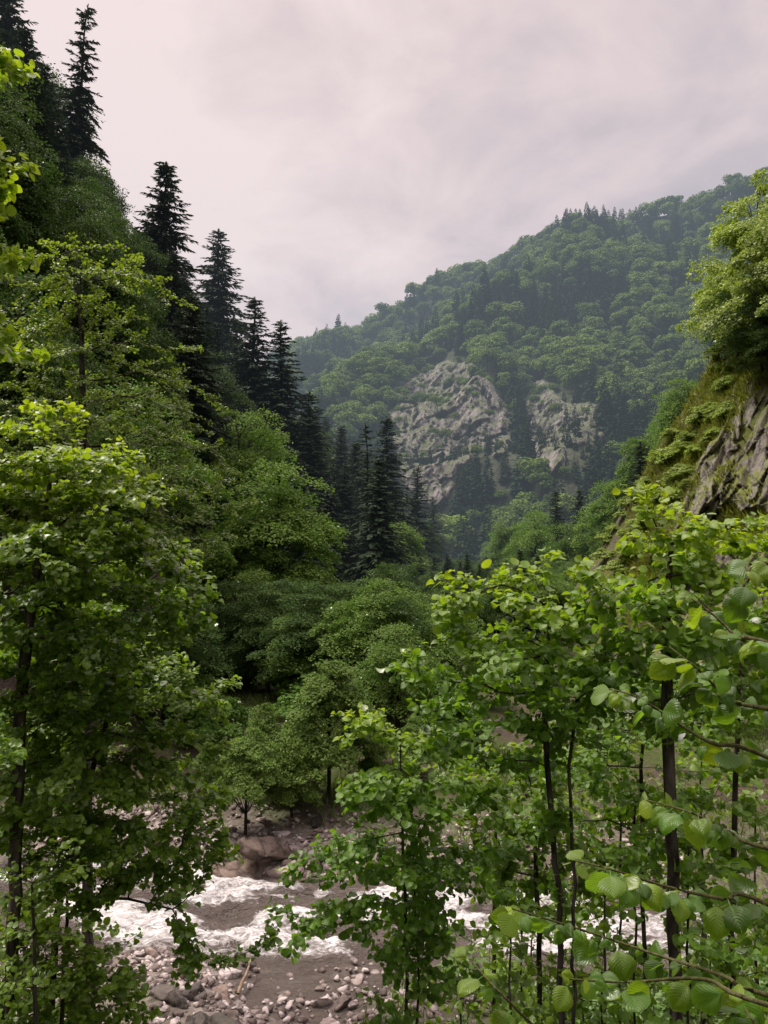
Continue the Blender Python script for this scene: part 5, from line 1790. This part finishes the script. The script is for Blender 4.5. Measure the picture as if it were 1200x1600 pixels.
# pebbles: beyond counting
ico = [stone_mesh('pebble', 560 + i, M['pebble'], 0.6, 1, 0.03, 12) for i in range(4)]
pb = []
while len(pb) < 6500:
    x, y = rs.uniform(-11, 7), rs.uniform(9.8, 24.5)
    e_ = min(y - near_edge(x), far_edge(x) - y)
    if (-3.2 < e_ < 0.25 or (0 < e_ < 4 and y < river_y(x) - 1.6 and x < 2 and rs.rand() < 0.6)) and (y > river_y(x) or x < 2.2 or rs.rand() < 0.3) and rs.rand() < (1.0 if e_ > -1.8 else 0.5):
        pb.append((x, y))
pb = np.array(pb)
pz = ground(pb[:, 0], pb[:, 1])
Vs, Ts, Rn, off = [], [], [], 0
which = rs.randint(0, 4, len(pb))
for k in range(4):
    me_ = ico[k]
    tv = np.zeros(len(me_.vertices) * 3)
    me_.vertices.foreach_get('co', tv)
    tv = tv.reshape(-1, 3)
    tt = np.zeros(len(me_.polygons) * 3, int)
    me_.polygons.foreach_get('vertices', tt)
    tt = tt.reshape(-1, 3)
    sel = which == k
    n_ = int(sel.sum())
    a = rs.rand(n_) * 6.28
    x_ = np.stack([np.cos(a), np.sin(a), 0 * a], -1)
    z_ = norm(np.array([0, 0, 1.0]) + rs.normal(size=(n_, 3)) * 0.2)
    y_ = norm(np.cross(z_, x_))
    x_ = np.cross(y_, z_)
    s_ = 0.035 + 0.11 * rs.rand(n_) ** 2.2
    V, _, T = place_template(tv, None, tt, np.stack([pb[sel, 0], pb[sel, 1], np.maximum(pz[sel], -0.05) + s_ * 0.25], -1), x_, y_, z_, s_)
    Vs.append(V)
    Ts.append(T + off)
    off += len(V)
    Rn.append(np.repeat(rs.rand(n_), len(tt)))
me = build_mesh('pebbles', np.concatenate(Vs), tris=np.concatenate(Ts), face_attrs={'rnd': np.concatenate(Rn)}, smooth=True, mats=[M['pebble']])
tag(link('pebbles', me), 'pale rounded river gravel along both water edges', 'gravel', kind='stuff')

# driftwood stick in the brook
a, b = hit(372, 1560, 5, 60, 160)[0], hit(392, 1528, 5, 60, 160)[0]
pth = np.array([a + (b - a) * t + np.array([0, 0, 0.08 + 0.25 * t + 0.03 * math.sin(t * 7)]) for t in np.linspace(0, 1, 8)])
o = link('driftwood_stick', tubes('driftwood_stick', pth - a, np.arange(-1, 7), np.linspace(0.035, 0.018, 8), M['driftwood'], sides=7), loc=a)
tag(o, 'pale driftwood stick leaning on the stones of the brook', 'stick')

# grass on the banks: blades, beyond counting
g = []
while len(g) < 22000:
    x, y = rs.uniform(-8, 14), rs.uniform(6.5, 36)
    w = fbm(np.array([x * 0.5, y * 0.5, 1.0]), 2, 77)
    nearb = y < near_edge(x) - 0.4 and (x > 0.2 or y < 10.3) 
    farb = y > far_edge(x) + 1.4 and not (abs(y - 29 - 0.1 * x) < 1.2 and x > 0.5)
    tuft = (x - 0.15) ** 2 + (y - 12.35) ** 2 < 0.5
    if tuft or (nearb and w > -0.15) or (farb and w > 0.0 and rs.rand() < 0.8):
        g.append((x, y))
g = np.array(g)
gz = ground(g[:, 0], g[:, 1])
d = norm(rs.normal(size=(len(g), 3)) * np.array([0.35, 0.35, 0.1]) + np.array([0, 0, 1.0]))
nn = norm(rs.normal(size=(len(g), 3)))
x_, y_, z_ = basis(d, nn)
tv = np.array([(-0.035, 0, 0), (0.035, 0, 0), (0.028, 0.5, 0.05), (-0.028, 0.5, 0.05), (0, 1.0, 0.25)], float)
hgt = 0.16 + 0.3 * rs.rand(len(g))
V, Q, T = place_template(tv, np.array([[0, 1, 2, 3]]), np.array([[3, 2, 4]]), np.stack([g[:, 0], g[:, 1], gz - 0.02], -1), x_, y_, z_, hgt)
rn_ = rs.rand(len(g))
me = build_mesh('grass', V, Q, T, face_attrs={'rnd': np.concatenate([rn_, rn_])}, mats=[M['grass']])
tag(link('grass', me), 'bright green grass blades on both river banks', 'grass', kind='stuff')
# grass and creepers on the rock bank
gp = []
for t_ in range(5200):
    gp.append((rs.uniform(985, 1230), rs.uniform(500, 980)))
gp = np.array(gp)
hp = hit(gp[:, 0], gp[:, 1], 18, 90, 70)
inr = poly_dist(gp[:, 0], gp[:, 1], NEARROCK)
wn = fbm(np.nan_to_num(hp) * 0.5, 3, 88)
ok = ~np.isnan(hp[:, 0]) & (hp[:, 1] < 75) & ((inr < 6) | ((wn > 0.18) & (rs.rand(len(gp)) < 0.5)))
hp = hp[ok]
k_ = 9
base = np.repeat(hp, k_, 0) + rs.normal(size=(len(hp) * k_, 3)) * np.array([0.28, 0.28, 0.12])
base[:, 2] = ground(base[:, 0], base[:, 1]) - 0.05
base[:, 1] -= np.repeat(np.where(inr[ok] > 0, 0.7, 0.0), k_)
n_ = len(base)
d = norm(rs.normal(size=(n_, 3)) * 0.5 + np.array([-0.5, -0.3, 0.9]))
x_, y_, z_ = basis(d, norm(rs.normal(size=(n_, 3)) + np.array([-0.3, -0.6, 0.6])))
V, Q, T = place_template(tv * np.array([2.2, 1, 1]), np.array([[0, 1, 2, 3]]), np.array([[3, 2, 4]]), base, x_, y_, z_, 0.22 + 0.33 * rs.rand(n_))
rn_ = np.repeat(rs.rand(len(hp)), k_) * 0.6 + 0.4 * rs.rand(n_)
me = build_mesh('bank_grass', V, Q, T, face_attrs={'rnd': np.concatenate([rn_, rn_])}, mats=[M['bankgrass']])
tag(link('bank_grass', me), 'yellow-green grass and creepers covering the steep rock bank', 'grass', kind='stuff')

# ------------------------------------------------------------------ sky, sun, haze
SUN = np.array([-0.47, 0.14, 0.87])
SUN = SUN / np.linalg.norm(SUN)
elev = math.asin(SUN[2])
az = math.atan2(SUN[0], SUN[1])
world = bpy.data.worlds.new('World')
sc.world = world
world.use_nodes = True
nt = world.node_tree
nt.nodes.clear()
L = nt.links
sky = nd(nt, 'ShaderNodeTexSky', sky_type='NISHITA')
sky.sun_disc = False
sky.sun_elevation = elev
sky.sun_rotation = az
sky.air_density = 1.0
sky.dust_density = 2.0
tc = nd(nt, 'ShaderNodeTexCoord')
sx = nd(nt, 'ShaderNodeSeparateXYZ')
L.new(tc.outputs['Generated'], sx.inputs[0])
den = mathn(nt, 'ADD', mathn(nt, 'MAXIMUM', sx.outputs[2], 0.0), 0.28)
cx = nd(nt, 'ShaderNodeCombineXYZ')
L.new(mathn(nt, 'DIVIDE', sx.outputs[0], den), cx.inputs[0])
L.new(mathn(nt, 'DIVIDE', sx.outputs[1], den), cx.inputs[1])
cx.inputs[2].default_value = 3.7
n1 = nd(nt, 'ShaderNodeTexNoise')
setin(n1, Scale=0.9, Detail=3.0, Roughness=0.5, Distortion=0.4)
n2 = nd(nt, 'ShaderNodeTexNoise')
setin(n2, Scale=3.6, Detail=6.0, Roughness=0.55, Distortion=0.3)
L.new(cx.outputs[0], n1.inputs['Vector'])
L.new(cx.outputs[0], n2.inputs['Vector'])
f = mathn(nt, 'ADD', mathn(nt, 'MULTIPLY', n1.outputs['Fac'], 0.52), mathn(nt, 'MULTIPLY', n2.outputs['Fac'], 0.48))
f = mathn(nt, 'ADD', mathn(nt, 'MULTIPLY', mathn(nt, 'SUBTRACT', f, 0.5), 2.1), 0.5)
# brighter towards the veiled sun
dv = nd(nt, 'ShaderNodeVectorMath', operation='DOT_PRODUCT')
L.new(tc.outputs['Generated'], dv.inputs[0])
g_ = np.array([-0.62, 0.70, 0.36])
g_ = g_ / np.linalg.norm(g_)
dv.inputs[1].default_value = tuple(g_)
gl = nd(nt, 'ShaderNodeMapRange')
L.new(dv.outputs['Value'], gl.inputs[0])
gl.inputs[1].default_value = 0.30
gl.inputs[2].default_value = 1.0
gl.inputs[3].default_value = -0.34
gl.inputs[4].default_value = 0.22
f = mathn(nt, 'ADD', f, gl.outputs[0])
cr = ramp(nt, [(0.20, (0.53, 0.445, 0.48)), (0.40, (0.68, 0.555, 0.57)), (0.56, (0.87, 0.69, 0.675)), (0.76, (1.05, 0.85, 0.81))])
L.new(f, cr.inputs[0])
bg1 = nd(nt, 'ShaderNodeBackground')
bg1.inputs['Strength'].default_value = 0.10
L.new(sky.outputs[0], bg1.inputs['Color'])
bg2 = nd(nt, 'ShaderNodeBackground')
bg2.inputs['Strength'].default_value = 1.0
# overcast is brightest overhead; boosted further above the view to brighten the scene
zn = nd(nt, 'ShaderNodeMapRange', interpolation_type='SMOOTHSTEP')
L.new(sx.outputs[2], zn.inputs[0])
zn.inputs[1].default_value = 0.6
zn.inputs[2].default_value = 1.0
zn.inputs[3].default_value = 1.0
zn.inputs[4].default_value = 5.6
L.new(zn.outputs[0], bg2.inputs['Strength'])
L.new(cr.outputs[0], bg2.inputs['Color'])
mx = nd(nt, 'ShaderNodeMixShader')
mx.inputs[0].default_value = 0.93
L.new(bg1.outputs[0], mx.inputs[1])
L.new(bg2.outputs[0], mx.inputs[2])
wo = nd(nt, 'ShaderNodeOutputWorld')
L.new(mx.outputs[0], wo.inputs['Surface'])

sd = bpy.data.lights.new('sun', 'SUN')
sd.energy = 3.6
sd.angle = math.radians(11)
sd.color = (1.0, 0.93, 0.82)
so = bpy.data.objects.new('sun', sd)
COL.objects.link(so)
so.rotation_euler = Vector(SUN).to_track_quat('Z', 'Y').to_euler()
so.location = (-40, 20, 120)

# thin valley haze; its glow stands in for scattered skylight
hm, nt = new_mat('valley_haze')
ab = nd(nt, 'ShaderNodeVolumeAbsorption')
ab.inputs['Color'].default_value = (0, 0, 0, 1)
em = nd(nt, 'ShaderNodeEmission')
HZ = 0.00043
ab.inputs['Density'].default_value = HZ
em.inputs['Color'].default_value = (0.50, 0.60, 0.70, 1)
em.inputs['Strength'].default_value = HZ
ad = nd(nt, 'ShaderNodeAddShader')
nt.links.new(ab.outputs[0], ad.inputs[0])
nt.links.new(em.outputs[0], ad.inputs[1])
ho = nd(nt, 'ShaderNodeOutputMaterial')
nt.links.new(ad.outputs[0], ho.inputs['Volume'])
hv = np.array([(x, y, z) for x in (-1500, 1500) for y in (48, 1000) for z in (-30, 330)], float)
hq = np.array([[0, 1, 3, 2], [4, 6, 7, 5], [0, 4, 5, 1], [2, 3, 7, 6], [0, 2, 6, 4], [1, 5, 7, 3]])
tag(link('haze', build_mesh('haze', hv, hq, mats=[hm])), kind='stuff')

# ------------------------------------------------------------------ render settings
sc.render.engine = 'CYCLES'
sc.view_settings.view_transform = 'Standard'
sc.view_settings.look = 'None'
sc.view_settings.exposure = 0
sc.view_settings.gamma = 1
sc.cycles.max_bounces = 6
sc.cycles.diffuse_bounces = 4
sc.cycles.glossy_bounces = 2
sc.cycles.transmission_bounces = 4
sc.cycles.volume_bounces = 0
sc.cycles.use_adaptive_sampling = True
sc.cycles.adaptive_threshold = 0.02
sc.cycles.use_denoising = True
sc.cycles.denoiser = 'OPENIMAGEDENOISE'
sc.cycles.sample_clamp_indirect = 4.0
sc.cycles.caustics_reflective = False
sc.cycles.caustics_refractive = False
sc.render.use_persistent_data = False
